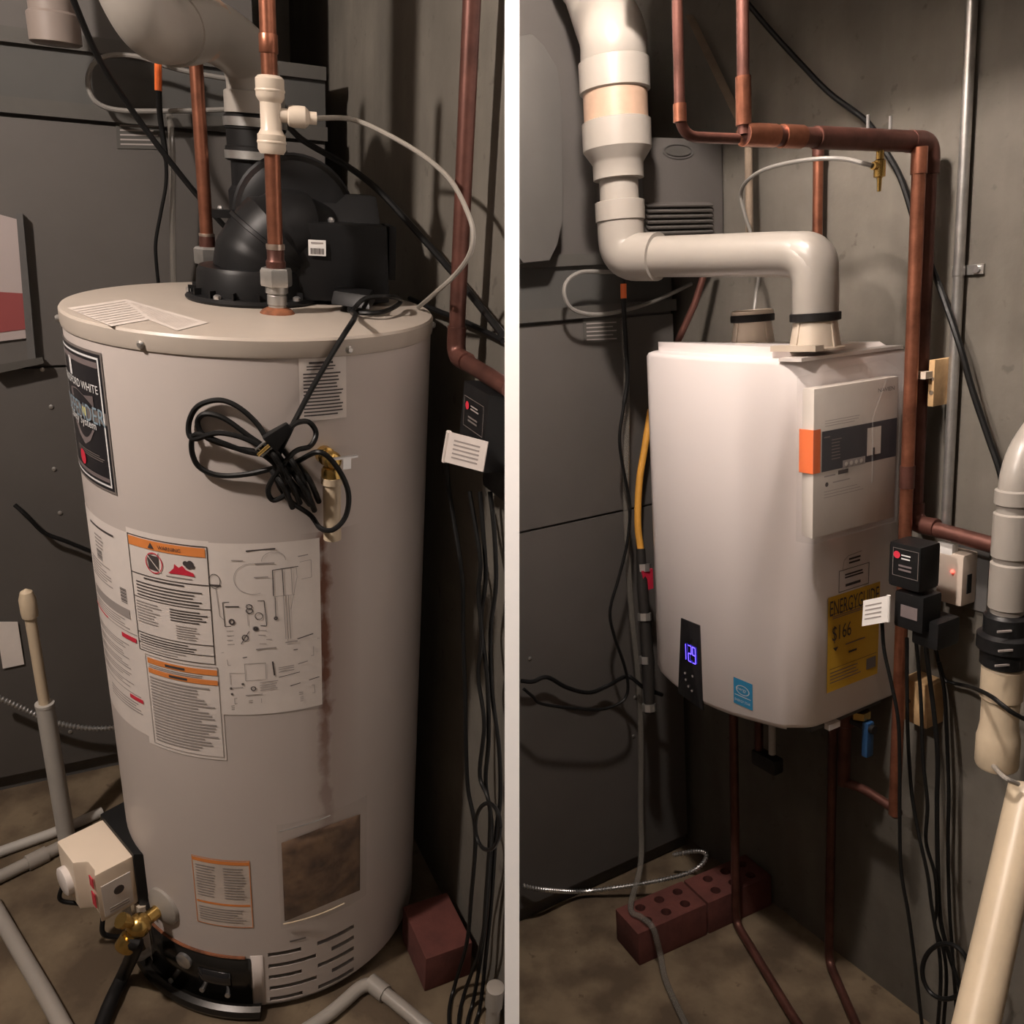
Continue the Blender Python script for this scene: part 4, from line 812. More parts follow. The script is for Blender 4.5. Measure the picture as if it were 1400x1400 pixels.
def ffn(s0, z0): return lambda s, t, e=0.0: hp(s0+s, fd(s0+s)-0.0008-e, z0+t)
def hpx(px, py):                       # a pixel of the photograph on the cover's front plane
    p = R.pl(px, py, hp(0.12, 0.012, 0), hw); q = p-HB; return q.dot(hu), q.z
# control strip
c4 = [hpx(x, y) for x, y in ((940, 842), (967, 852), (971, 968), (935, 944))]
def cpt(k, e): s, z = c4[k]; return hp(s, fd(s)-e, z)
quad = [cpt(3, 0), cpt(2, 0), cpt(1, 0), cpt(0, 0)]
cs = H1.part('control_strip', MB().prism([p+hw*0.002 for p in quad], -hw*0.0042), 'dark_glass', bevel=0.0015, label='black glass control strip')
so, zo = c4[0]; sd, zd_ = hpx(946, 898); se, ze = hpx(962, 882)
pn = Print(lambda s, t, e=0.0: hp(sd+s, fd(sd+s)-0.0030-e, zd_+t), se-sd, ze-zd_)
# the lit digits 129 as segment strokes
seg = {'1': [((0.5, 0), (0.5, 1))], '2': [((0, 1), (1, 1)), ((1, 1), (1, 0.5)), ((1, 0.5), (0, 0.5)), ((0, 0.5), (0, 0)), ((0, 0), (1, 0))], '9': [((1, 0.5), (0, 0.5)), ((0, 0.5), (0, 1)), ((0, 1), (1, 1)), ((1, 1), (1, 0)), ((1, 0), (0, 0))]}
for k, ch in enumerate('129'):
    for (xa, ya), (xb, yb) in seg[ch]: pn.stroke('display', [(0.02+k*0.35+xa*0.25, 0.05+ya*0.9), (0.02+k*0.35+xb*0.25, 0.05+yb*0.9)], 0.0017, 2)
pn.build(H1, cs, {'display': 'lit_digits'})
for x, y in ((946, 917), (957, 921), (947, 926), (956, 941), (951, 935)):
    s_, z_ = hpx(x, y); H1.part('touch_key', MB().lathe([(0.0028, 0), (0.0028, 0.0006)], hp(s_, fd(s_)-0.0024, z_), -hw, 10), 'ink_soft', cs)
# blue efficiency sticker
a = hpx(1012, 957); b = hpx(1036, 962); c = hpx(1036, 925)
pn = Print(ffn(a[0], a[1]), b[0]-a[0], c[1]-b[1]-0.002); es = H1.part('efficiency_sticker', MB().patch(ffn(a[0], a[1]), 0, pn.W, 0, pn.H, 4, 1), 'sticker_blue', label='blue efficiency sticker')
pn.disc('ink_white', 0.5, 0.62, pn.W*0.36, 2, 0.86, sy=0.6); pn.text('ink_white', 'energy', 0.42, 0.62, 0.55, 1.0, 3); pn.rect('ink_white', 0.08, 0.36, 0.84, 0.03, 2); pn.text('ink_white', 'ENERGY STAR', 0.5, 0.19, 0.82, 1.2, 3)
pn.build(H1, es, {'ink_white': 'white_lettering'})
# side panel prints
sid = lambda d0, z0: (lambda s, t, e=0.0: hp(0.4407+e, d0+s, z0+t))
def spx(px, py): p = R.pl(px, py, hp(0.44, 0, 0), hu); q = p-HB; return q.dot(hw), q.z
a = spx(1130, 943); b = spx(1199, 925); c = spx(1199, 797); d = spx(1130, 817)
pn = Print(sid(a[0], (a[1]+b[1])/2), b[0]-a[0], (c[1]+d[1]-a[1]-b[1])/2)
eg = H1.part('energy_label', MB().patch(sid(a[0], (a[1]+b[1])/2), 0, pn.W, 0, pn.H, 2, 2), 'energy_yellow', label='yellow energy cost label')
pn.text('ink', 'ENERGYGUIDE', 0.5, 0.88, 0.94, 2.1, 3); pn.text('ink', '$166', 0.26, 0.60, 0.36, 1.6, 3); pn.rect('ink', 0.03, 0.815, 0.94, 0.006, 2)
pn.lines('badge_grey', 0.08, 0.76, 0.8, 0.04, 2, 0.4, 2); pn.lines('badge_grey', 0.34, 0.44, 0.4, 0.03, 1, 0.4, 2); pn.lines('ink', 0.40, 0.34, 0.16, 0.035, 1, 0.6, 2, 0); pn.lines('badge_grey', 0.05, 0.08, 0.66, 0.14, 4, 0.3, 2); pn.rect('ink', 0.04, 0.24, 0.92, 0.005, 2); pn.poly('ink', [(0.10, 0.46), (0.20, 0.46), (0.15, 0.42)], 2)
pn.rect('ink_dim', 0.76, 0.09, 0.19, 0.12, 2)
pn.build(H1, eg, {'ink': 'lettering', 'badge_grey': 'small_print', 'ink_dim': 'dark_square'})
a = spx(1146, 808); b = spx(1187, 800); c = spx(1187, 772)
pn = Print(sid(a[0], b[1]+0.004), b[0]-a[0], c[1]-b[1]+0.002); pn.frame('ink', 0, 0, 1, 0.98, 0.0012, 1); pn.lines('ink', 0.2, 0.52, 0.62, 0.26, 2, 0.55, 1, 0.1); pn.lines('ink', 0.22, 0.12, 0.5, 0.2, 1, 0.6, 1, 0); pn.lines('ink', 0.32, 1.12, 0.4, 0.34, 2, 0.5, 1, 0.1); pn.stroke('ink_soft', [(0.12, 1.0), (0.16, 1.4), (0.3, 1.55), (0.74, 1.6)], 0.001, 1)
pn.build(H1, cov, {'ink': 'certification_mark', 'ink_soft': 'mark_outline'})
# vent collars on the case top
def collar(px, py, capped):
    b = R.z(px, py, HB.z+HH+0.013); k = H1.part('vent_collar', MB().lathe([(0.050, 0.0), (0.050, 0.004), (0.043, 0.006), (0.036, 0.050), (0.040, 0.052)], b, Z, 28), 'fitting_white')
    for q in range(4): d = rad(q*90+25); H1.part('rib', MB().hexa([b+d*0.034+d.cross(Z)*0.002, b+d*0.047+d.cross(Z)*0.002, b+d*0.047-d.cross(Z)*0.002, b+d*0.034-d.cross(Z)*0.002], [b+d*0.034+d.cross(Z)*0.002+Z*0.048, b+d*0.038+d.cross(Z)*0.002+Z*0.048, b+d*0.038-d.cross(Z)*0.002+Z*0.048, b+d*0.034-d.cross(Z)*0.002+Z*0.048]), 'fitting_white', k)
    H1.part('clamp_ring', MB().lathe([(0.041, 0.049), (0.0425, 0.050), (0.0425, 0.062), (0.041, 0.063)], b, Z, 28), 'black_rubber', k)
    H1.part('collar_foot', MB().box(b-hw*0.045+Z*0.006, (0.10, 0.02, 0.010), (hu, hw, Z)), 'fitting_white', k)
    if capped: H1.part('intake_screen', MB().lathe([(0.040, 0.062), (0.041, 0.070), (0.036, 0.072), (0.036, 0.066), (0.0, 0.066)], b, Z, 28), 'fitting_grey', k)
    return b
collar(1029, 474, True); ec = collar(1114, 478, False)
# ---- manual in a clear bag hung on the side
mq = [(1113, 532), (1229, 514), (1231, 700), (1113, 742)]
md = 0.034
def mpx(px, py, e=0.0): return R.pl(px, py, hp(0.44+md+e, 0, 0), hu)
pts = [mpx(*q_) for q_ in mq]; bb = pts[3]
dmin = (pts[0]-HB).dot(hw); dmax = (pts[1]-HB).dot(hw); zt0 = pts[0].z; zb0 = (pts[3].z+pts[2].z)/2
MN = Thing(R, 'owner_manual', 'grey owner manual with dark band and orange spine bagged on the heater side', 'booklet', hp(0.44, dmin, zb0-HB.z))
def mh_(s, d, z): return hp(0.44+s, d, z-HB.z)
bk_ = MN.part('pages', MB().hexa([mh_(0.006, dmin+0.004, zb0), mh_(md, dmin, zb0), mh_(md, dmax, zb0), mh_(0.006, dmax, zb0)], [mh_(0.006, dmin+0.004, zt0), mh_(md, dmin, zt0), mh_(md, dmax, zt0), mh_(0.006, dmax, zt0)]), 'manual_white', bevel=0.003)
MH = zt0-zb0; MW = dmax-dmin
pn = Print(lambda s, t, e=0.0: mh_(md+0.0006+e, dmin+s, zb0+t), MW, MH)
pn.rect('manual_dark', 0.09, 0.445, 0.90, 0.27, 1); pn.rect('manual_orange', 0.0, 0.445, 0.075, 0.29, 1)
pn.lines('ink_soft', 0.12, 0.74, 0.42, 0.05, 3, 0.25, 2, 0.2); pn.text('ink', 'NAVIEN', 0.84, 0.925, 0.20, 0.8, 2)
pn.lines('badge_grey', 0.20, 0.51, 0.12, 0.15, 7, 0.35, 2, 0.3); pn.lines('badge_grey', 0.11, 0.66, 0.07, 0.03, 1, 0.3, 2, 0)
pn.rect('manual_white', 0.62, 0.49, 0.17, 0.19, 2); pn.rect('ink', 0.69, 0.49, 0.025, 0.05, 3)
pn.rect('ink_soft', 0.33, 0.44, 0.27, 0.055, 3)
for k in range(4): pn.disc('manual_white', 0.37+k*0.06, 0.468, 0.004, 4, n=8)
pn.rect('ink', 0.28, 0.405, 0.12, 0.028, 2); pn.lines('ink_soft', 0.12, 0.40, 0.13, 0.02, 1, 0.5, 2, 0); pn.disc('ink', 0.15, 0.355, 0.004, 2); pn.lines('ink_soft', 0.22, 0.35, 0.2, 0.02, 1, 0.4, 2, 0)
pn.lines('badge_grey', 0.12, 0.26, 0.5, 0.06, 3, 0.12, 2, 0.3)
pn.build(MN, bk_, {'manual_dark': 'dark_band', 'manual_orange': 'orange_band', 'ink': 'lettering', 'ink_soft': 'small_print', 'badge_grey': 'small_print', 'manual_white': 'heater_picture'})
MN.part('orange_spine', MB().box(mh_(md/2+0.003, dmin-0.0008, zb0+MH*0.59), (md-0.004, 0.002, MH*0.29), (hu, hw, Z)), 'manual_orange', bk_)
MN.part('clear_bag', MB().hexa([mh_(0.002, dmin-0.006, zb0-0.010), mh_(md+0.005, dmin-0.005, zb0-0.008), mh_(md+0.004, dmax+0.004, zb0-0.008), mh_(0.002, dmax+0.004, zb0-0.01)], [mh_(0.002, dmin-0.006, zt0+0.02), mh_(md+0.006, dmin-0.004, zt0+0.006), mh_(md+0.005, dmax+0.004, zt0+0.006), mh_(0.002, dmax+0.004, zt0+0.03)]), 'plastic_film', bevel=0.004)
MN.part('bag_crease', MB().tube([mh_(md+0.007, dmin+MW*0.80, zt0), mh_(md+0.008, dmin+MW*0.64, zt0-MH*0.25), mh_(md+0.007, dmin+MW*0.66, zb0+MH*0.3)], 0.0012, 6), 'plastic_film')

# ---- white exhaust pipe with reducers
ecd = R.dep(ec)
zt_ = lambda pt, px, py: zpx(R, pt, px, py)
V0 = R.d(848, 300, 1.65); V0 = V((V0.x, V0.y, 0))
zv = lambda y: zt_(V0, 846, y)
hz = zt_(ec, 1090, 349)
E1 = V((ec.x, ec.y, hz)); E2 = V((V0.x, V0.y, zt_(V0, 850, 352)))
XP = Thing(R, 'exhaust_pipe', 'white plastic exhaust pipe with reducer crossing above the wall-hung heater', 'pipe', ec+Z*0.05)
XP.part('pipe', MB().tube(fillet([ec+Z*0.048, E1, E2, V((V0.x, V0.y, zv(235)))], 0.055, 10), 0.0385, 26), 'pvc')
dv_ = (E2-E1).normalized()
XP.part('elbow', MB().tube(fillet([E1-Z*0.062, E1, E1+dv_*0.055], 0.052, 10), 0.0375, 26), 'pvc')
XP.part('elbow', MB().tube(fillet([E2-dv_*0.085, E2, V((V0.x, V0.y, zv(295)))], 0.055, 10), 0.0460, 26), 'pvc')
XP.part('elbow_hub', MB().lathe([(0.0454, zv(303)), (0.0491, zv(302)), (0.0491, zv(276)), (0.0454, zv(275))], V0, Z, 28), 'pvc')
XP.part('reducer', MB().lathe([(0.0411, zv(246)), (0.0496, zv(245)), (0.0496, zv(224)), (0.0532, zv(220)), (0.0672, zv(205)), (0.0672, zv(167)), (0.0617, zv(165))], V0, Z, 30), 'pvc')
XP.part('primer_band', MB().lathe([(0.0623, zv(168)), (0.0623, zv(122))], V0, Z, 30), 'primer', label='tan primer stained pipe')
XP.part('coupling', MB().lathe([(0.0629, zv(127)), (0.0680, zv(125)), (0.0680, zv(84)), (0.0629, zv(82))], V0, Z, 30), 'pvc')
tp_ = V((V0.x, V0.y, zv(84)))
XP.part('upper_bend', MB().tube(crom([tp_, V((V0.x, V0.y, zv(50))), R.d(826, 22, 1.65), R.d(812, -20, 1.65), R.d(790, -70, 1.65), V((*R.d(790, -70, 1.65).xy, 2.452))], 6), 0.0636, 28), 'pvc')

# ---- copper pipe runs
def run(name, pts, r, mt, label, fr=0.03, extra=None):
    t = Thing(R, name, label, 'pipe', min(pts, key=lambda p: p.z))
    t.part('pipe', MB().tube(fillet(pts, fr) if len(pts) > 2 else pts, r, 14), mt)
    for (a, b, er, em) in (extra or []): t.part('sleeve', MB().tube(fillet([a, (a+b)/2, b], 0.01), er, 14), em)
    return t
def vert(px, py0, py1, off):
    a = rw(px, (py0+py1)/2, off); f = lambda y: zpx(R, a, px, y); return V((a.x, a.y, f(py0))), V((a.x, a.y, f(py1)))
a, b = vert(1240, 204, 1116, 0.085); uh = a.dot(u); hot_end = b
run('hot_water_pipe', [a, b], 0.0112, 'copper', 'bright copper pipe running down past the near side of the heater', extra=[(a, a-Z*0.04, 0.0128, 'copper'), (a-Z*0.52, a-Z*0.56, 0.0128, 'copper_dark')])
c, d = vert(1260, 196, 716, 0.045)
onl = lambda x, y: c-w*((c-R.z(x, y, c.z)).dot(w)); l1 = onl(1112, 178); l0 = onl(1036, 178)   # the run leaves the wall square to it
t = run('cold_water_pipe', [l0, l1, V((c.x, c.y, c.z)), d, d+u*0.75+Z*-0.05], 0.0140, 'copper_dark', 'thick dull copper pipe crossing above the heater and dropping down the wall', 0.035)
t.part('elbow', MB().tube(fillet([c-w*0.05, c, c-Z*0.05], 0.035), 0.0175, 16), 'copper_dark'); t.part('elbow', MB().tube(fillet([d+Z*0.04, d, d+u*0.045], 0.03), 0.0165, 16), 'copper_dark')
t.part('tee', MB().tube([l1-w*0.02, l1+w*0.02], 0.0165, 16), 'copper'); t.part('coupling', MB().tube([l1+w*0.05, c-w*0.05], 0.0165, 16), 'copper_dark')
s1 = rw(1119, 190, 0.03); run('branch_pipe', [s1, V((s1.x, s1.y, zpx(R, s1, 1118, 352)))], 0.0095, 'copper', 'slim bright copper branch dropping behind the exhaust elbow', extra=[(s1, s1-Z*0.03, 0.0112, 'copper_dark')])
g0 = l0
run('riser_pipe', [V((g0.x, g0.y, zpx(R, g0, 1030, -40))), V((g0.x, g0.y, g0.z))], 0.0085, 'copper_dark', 'copper riser going up to the ceiling from the thick pipe end', extra=[(g0+Z*0.012, g0+Z*0.075, 0.0108, 'copper'), (g0, g0+w*0.06, 0.0160, 'copper')])
k1 = onl(937, 178); k0 = V((k1.x, k1.y, zpx(R, k1, 930, -40)))
run('elbowed_pipe', [k0, V((k1.x, k1.y, l0.z-0.006)), l0-Z*0.006-w*0.012], 0.0072, 'copper_dark', 'copper pipe coming down beside the humidifier and turning toward the thick pipe', extra=[(V((k1.x, k1.y, l0.z+0.012)), V((k1.x, k1.y, l0.z+0.035)), 0.0090, 'copper')])
single(R, 'pipe_hanger', MB().prism([R.d(938, 20, 1.75), R.d(948, 20, 1.75), R.d(1022, 172, 1.68), R.d(1010, 172, 1.68)], -w*0.003), 'joist', 'slanting hanger strap behind the elbowed pipe', 'strap')
single(R, 'gas_pipe', MB().tube([R.d(1022, 120, 1.66), R.d(1024, 262, 1.68), R.d(1025, 340, 1.69)], 0.008, 12), 'joist', 'brownish pipe length hanging behind the white tube', 'pipe')
# drain cock and tube
dcx = V((l1+(c-l1)*0.62)); bc = Thing(R, 'drain_cock', 'small brass drain cock under the thick copper pipe', 'valve', dcx-Z*0.05)
bc.part('body', MB().lathe([(0.006, 0.0), (0.006, -0.018), (0.009, -0.02), (0.009, -0.044), (0.004, -0.046), (0.003, -0.066)], dcx-Z*0.010, Z, 12), 'brass'); bc.part('nut', MB().lathe([(0.006, 0), (0.006, 0.016)], dcx-Z*0.038, -w, 10), 'brass')
for k in (-0.03, 0.022): bc.part('tap_screw', MB().lathe([(0.0025, 0.0), (0.0025, 0.024)], dcx+w*k+Z*0.012, Z, 8), 'steel')
cable(R, 'plastic_tube', [dcx-Z*0.038-w*0.016, R.d(1150, 217, 1.36), R.d(1100, 219, 1.40), R.d(1050, 230, 1.48), R.d(1024, 245, 1.54), R.d(1013, 264, 1.60), R.d(1018, 292, 1.62), R.d(1028, 325, 1.64), R.d(1037, 372, 1.66), R.d(1034, 400, 1.68), R.d(1031, 425, 1.68)], 0.0036, 'thin grey plastic tube curving from the brass drain cock to the heater top', 'tube', 'tube_grey')
cable(R, 'black_cable', [rw(985, -40, 0.03), rw(1020, 2, 0.03), rw(1052, 40, 0.03), rw(1092, 84, 0.03), rw(1135, 128, 0.02), rw(1185, 166, 0.02), rw(1208, 202, 0.03), rw(1232, 245, 0.02), rw(1256, 320, 0.015), rw(1280, 380, 0.022), rw(1296, 424, 0.036), rw(1313, 475, 0.042), rw(1330, 535, 0.036), rw(1352, 600, 0.03), rw(1368, 648, 0.03), rw(1376, 700, 0.03)], 0.0052, 'thick black cable sloping over the wall behind pipes and conduit', 'cable')
# steel conduit
a, b = vert(1312, -40, 730, 0.0135); cn = Thing(R, 'steel_conduit', 'straight galvanized steel conduit clipped to the concrete wall', 'conduit', b)
cn.part('tube', MB().tube([a, b], 0.0088, 14), 'galvanized')
sp_ = V((a.x, a.y, zpx(R, a, 1312, 370))); cn.part('strap', MB().lathe([(0.0098, -0.008), (0.0098, 0.008)], sp_, Z, 14).box(sp_+u*0.022+w*0.0105, (0.03, 0.004, 0.016), (u, w, Z)), 'galvanized'); cn.part('strap_screw', MB().lathe([(0.006, 0), (0.006, 0.004)], sp_+u*0.026+w*0.0085, -w, 10), 'steel')
# wooden blocks with pipe clips
def block(name, x0, x1, y0, y1, th, label):
    a = rw(x0, (y0+y1)/2, th); b = rw(x1, (y0+y1)/2, th); zt2 = rw((x0+x1)/2, y0, th).z; zb2 = rw((x0+x1)/2, y1, th).z; ua, ub = a.dot(u), b.dot(u)
    t = Thing(R, name, label, 'wood block', uv((ua+ub)/2, WR, zb2))
    t.part('block', MB().hexa([uv(ua, WR, zb2), uv(ub, WR, zb2), uv(ub, WR-th, zb2), uv(ua, WR-th, zb2)][::-1], [uv(ua, WR, zt2), uv(ub, WR, zt2), uv(ub, WR-th, zt2), uv(ua, WR-th, zt2)][::-1]), 'wood', bevel=0.002)
    return t, ua, ub, zt2, zb2
t, ua, ub, zt2, zb2 = block('wood_block', 1269, 1277, 492, 556, 0.055, 'pale wooden block holding the pipes beside the conduit')
t.part('pipe_clip', MB().box(uv((uh-0.006+ua+0.008)/2, WR-0.064, (zt2+zb2)/2+0.015), (ua+0.008-uh+0.006, 0.020, 0.012), (u, w, Z)), 'fitting_white')
for k in (0.3, 0.6): t.part('knot', MB().lathe([(0.004, 0), (0.004, 0.001)], uv(ua+(ub-ua)*0.6, WR-0.055, zb2+(zt2-zb2)*k), -w, 10), 'joist')
t, ua, ub, zt2, zb2 = block('wood_block', 1232, 1268, 932, 990, 0.05, 'wooden block low on the wall under the adapter cords')
t.part('knot', MB().lathe([(0.004, 0), (0.004, 0.001)], uv(ua+(ub-ua)*0.3, WR-0.05, (zt2+zb2)/2), -w, 10), 'joist')

# ---- adapter, outlet and cords
def wbox(th, name, x0, x1, y0, y1, o0, o1, mt, parent=None, bevel=0.004, label=None):
    m0 = rw(x0, (y0+y1)/2, o1).dot(u); m1 = rw(x1, (y0+y1)/2, o1).dot(u); z1_ = rw((x0+x1)/2, y0, o1).z; z0_ = rw((x0+x1)/2, y1, o1).z
    return th.part(name, MB().hexa([uv(m0, WR-o0, z0_), uv(m1, WR-o0, z0_), uv(m1, WR-o1, z0_), uv(m0, WR-o1, z0_)][::-1], [uv(m0, WR-o0, z1_), uv(m1, WR-o0, z1_), uv(m1, WR-o1, z1_), uv(m0, WR-o1, z1_)][::-1]), mt, parent, bevel=bevel, label=label), (m0, m1, z0_, z1_)
OT = Thing(R, 'wall_outlet', 'beige wall outlet with red light beside the black adapter', 'outlet', rw(1305, 832, 0))
ob, g = wbox(OT, 'outlet_box', 1280, 1316, 756, 826, 0.0, 0.045, 'outlet', bevel=0.006)
OT.part('switch_cap', MB().box(uv((g[0]+g[1])/2-0.012, WR-0.036, g[3]+0.005), (0.03, 0.018, 0.022), (u, w, Z)), 'outlet_white', ob, bevel=0.004)
OT.part('indicator_light', MB().ball(uv(g[0]+(g[1]-g[0])*0.62, WR-0.046, g[2]+(g[3]-g[2])*0.66), 0.0032, 10), 'led_red', ob)
OT.part('slot', MB().box(uv(g[1]+0.0002, WR-0.026, g[2]+(g[3]-g[2])*0.42), (0.002, 0.012, 0.035), (u, w, Z)), 'slot', ob)
OT.part('back_plate', MB().box(uv((g[0]+g[1])/2+0.006, WR-0.003, (g[2]+g[3])/2-0.004), (g[1]-g[0]+0.03, 0.006, g[3]-g[2]+0.02), (u, w, Z)), 'dark_box', ob)
AD = Thing(R, 'wall_adapter', 'black plug-in power adapter with white cord tag in front of the copper pipes', 'adapter', rw(1255, 880, 0.10))
ab, g = wbox(AD, 'adapter_body', 1214, 1258, 744, 806, 0.098, 0.152, 'black_plastic', bevel=0.008)
al, g2 = wbox(AD, 'adapter_foot', 1222, 1262, 812, 862, 0.098, 0.148, 'black_plastic', bevel=0.006)
AD.part('foot_clip', MB().box(uv((g2[0]+g2[1])/2+0.02, WR-0.10, g2[2]-0.005), (0.05, 0.06, 0.05), (u, w, Z)), 'black_plastic', al, bevel=0.006)
AD.part('grey_label', MB().box(uv(g2[0]+0.03, WR-0.1488, (g2[2]+g2[3])/2), (0.032, 0.001, 0.022), (u, w, Z)), 'badge_grey', al)
AD.part('plug_neck', MB().box(uv(uh+0.0205, WR-0.072, g[2]+0.014), (0.014, 0.058, 0.020), (u, w, Z)), 'black_plastic', ab, bevel=0.003)
pn = Print(planefn(uv(g[0]+0.010, WR-0.1525, g[2]+0.022), u, Z, -w), (g[1]-g[0])*0.80, (g[3]-g[2])*0.62)
pn.frame('ink_dim', 0, 0, 1, 1, 0.0010, 1); pn.disc('led_soft' if 'led_soft' in MATS else 'ink_red', 0.16, 0.76, 0.0065, 2); pn.lines('ink_white', 0.34, 0.60, 0.42, 0.24, 2, 0.4, 2, 0.2); pn.lines('badge_grey', 0.24, 0.18, 0.52, 0.28, 2, 0.5, 2, 0.1)
pn.build(AD, ab, {'ink_dim': 'label_frame', 'ink_red': 'red_logo', 'ink_white': 'lettering', 'badge_grey': 'small_print'})
tq = [rw(x, y, 0.172) for x, y in ((1181, 821), (1215, 814), (1214, 850), (1179, 856))]
tg_ = AD.part('cord_tag', MB().prism(tq, -w*0.0012), 'outlet_white', label='white paper tag round the cord'); AD.part('tag_fold', MB().tube([tq[1], tq[2]], 0.0035, 8), 'outlet_white', tg_)
for k in range(4):
    a = tq[0].lerp(tq[3], 0.2+k*0.17); b = tq[1].lerp(tq[2], 0.2+k*0.17); dd = (tq[3]-tq[0])*0.05
    AD.part('tag_print', MB().prism([x-w*0.0013 for x in (a.lerp(b, 0.1), a.lerp(b, 0.75), a.lerp(b, 0.75)+dd, a.lerp(b, 0.1)+dd)], -w*0.0004), 'ink_soft', tg_)
CR = [('black cord hanging from the white paper tag past the heater side', 0.15, [(1206, 852), (1209, 890), (1220, 940), (1228, 985), (1230, 1040), (1230, 1120), (1232, 1190), (1242, 1250), (1250, 1310), (1258, 1380), (1264, 1430)]),
      ('black cord hanging from the adapter over the wood block', 0.115, [(1240, 872), (1240, 930), (1241, 1000), (1246, 1080), (1256, 1140), (1268, 1195), (1274, 1240), (1284, 1300), (1286, 1345), (1282, 1405)]),
      ('black cord hanging from the adapter into the floor coil', 0.09, [(1252, 872), (1258, 940), (1260, 985), (1262, 1040), (1268, 1100), (1266, 1150), (1278, 1195), (1281, 1240), (1278, 1265), (1290, 1300), (1294, 1340), (1290, 1400)]),
      ('thick black cord with greenish sheen hanging beside the coil', 0.08, [(1264, 872), (1270, 920), (1278, 985), (1282, 1040), (1281, 1100), (1282, 1180), (1285, 1250), (1293, 1290), (1304, 1325), (1315, 1358), (1330, 1400)]),
      ('thin dark cord hanging nearest the outlet down the wall', 0.02, [(1276, 872), (1284, 910), (1291, 945), (1294, 1000), (1297, 1080), (1296, 1160), (1298, 1240), (1302, 1300), (1306, 1360), (1310, 1430)])]
for lb_, off, pth in CR: cable(R, 'adapter_cord', [rw(x, y, off) for x, y in pth], 0.0042 if 'thick' in lb_ else 0.0034, lb_, 'cord', group='cords below the right wall adapter')
cable(R, 'cord_coil', [rw(1293+32*math.cos(t), 1328+38*math.sin(t), 0.140) for t in [i*2*math.pi/16 for i in range(17)]], 0.0042, 'black cord wound into a ring low on the concrete wall', 'cord')
cable(R, 'side_cord', [rw(1284, 905, 0.03), rw(1291, 928, 0.03), rw(1300, 933, 0.03), rw(1318, 937, 0.04), R.d(1332, 941, 1.36), R.d(1346, 947, 1.28), R.d(1358, 954, 1.24), R.d(1368, 962, 1.225), R.d(1384, 974, 1.215), R.d(1402, 984, 1.225), R.d(1420, 992, 1.26)], 0.0034, 'thin black cord running sideways along the wall to the white drain pipes', 'cord')
# ---- white drain pipes at the right
d0 = R.d(1382, 760, 1.27); D0 = V((d0.x, d0.y, 0)); zd = lambda y: zpx(R, D0, 1382, y)
DP = Thing(R, 'drain_stack', 'white plastic drain pipes joined by a black check valve beside the wall', 'pipe', V((D0.x, D0.y, zd(1052))))
DP.part('upper_pipe', MB().tube(fillet([rw(1520, 510, 0.04), R.d(1440, 560, 1.27), V((D0.x, D0.y, zd(630))), V((D0.x, D0.y, zd(850)))], 0.05), 0.0235, 22), 'pvc')
for y0, y1 in ((668, 690), (700, 762), (768, 832)): DP.part('hub', MB().lathe([(0.0245, zd(y1)), (0.0275, zd(y1-2)), (0.0275, zd(y0+2)), (0.0245, zd(y0))], D0, Z, 24), 'pvc')
cv = DP.part('check_valve', MB().lathe([(0.026, zd(912)), (0.034, zd(908)), (0.034, zd(888)), (0.040, zd(886)), (0.040, zd(868)), (0.032, zd(864)), (0.032, zd(842)), (0.027, zd(838))], D0, Z, 26), 'black_plastic', label='black check valve')
for y in (852, 876, 898): DP.part('valve_print', MB().box(V((D0.x, D0.y, zd(y)))+V((-0.022, -0.032 if y != 876 else -0.038, 0)), (0.022, 0.002, 0.003)), 'ink_soft', cv)
DP.part('lower_pipe', MB().lathe([(0.030, zd(1050)), (0.032, zd(1046)), (0.032, zd(1010)), (0.030, zd(1004)), (0.0275, zd(990)), (0.0275, zd(958)), (0.0305, zd(955)), (0.0305, zd(914)), (0.026, zd(910))], D0, Z, 24), 'pvc_cream')
DP.part('hose_loop', MB().tube(crom([V((D0.x-0.01, D0.y, zd(1045))), R.d(1372, 1062, 1.27), R.d(1392, 1072, 1.27)]), 0.004, 8), 'pvc')
single(R, 'floor_drain_pipe', MB().tube([R.d(1406, 1080, 1.30), R.d(1330, 1420, 1.14), (lambda p, q: p+(q-p)*((p.z-0.035)/(p.z-q.z)))(R.d(1406, 1080, 1.30), R.d(1330, 1420, 1.14))], 0.0285, 22), 'pvc_cream', 'cream plastic pipe slanting down beside the cord coil', 'pipe')

bt = 0.088
k0 = R.z(841, 1259, bt); k1 = R.z(1050, 1190, bt); bd_ = (R.z(1034, 1216, bt)-R.z(868, 1290, bt)); bd_.z = 0; bd_.normalize(); bn = V((-bd_.y, bd_.x, 0))
f0 = R.z(872, 1278, bt); 
# ---- pipes and valves under the heater
a = R.z(1001, 1262, 0.0); a -= bn*((a-V((f0.x, f0.y, 0))).dot(bn)+0.0125); a.z = HB.z; run('gas_riser', [V((a.x, a.y, a.z)), V((a.x, a.y, 0.011)), R.z(1085, 1392, 0.011), R.z(1118, 1442, 0.011)], 0.0105, 'copper_dark', 'dark copper pipe dropping from the heater past the bricks and along the floor', extra=None)
b_ = hp(0.20, 0.16, 0); VL = Thing(R, 'service_valve', 'copper and grey service valve under the middle of the heater', 'valve', b_-Z*0.235)
VL.part('stub', MB().lathe([(0.010, 0), (0.010, -0.21)], b_-hu*0.02, Z, 12), 'copper_dark'); VL.part('grey_stub', MB().lathe([(0.008, 0), (0.008, -0.19)], b_+hu*0.02, Z, 12), 'pvc_grey'); VL.part('valve_body', MB().box(b_+hu*0.005-Z*0.215, (0.07, 0.03, 0.035), (hu, hw, Z)), 'black_iron', bevel=0.006)
c_ = R.z(1133, 1320, 0.0); c_.z = HB.z
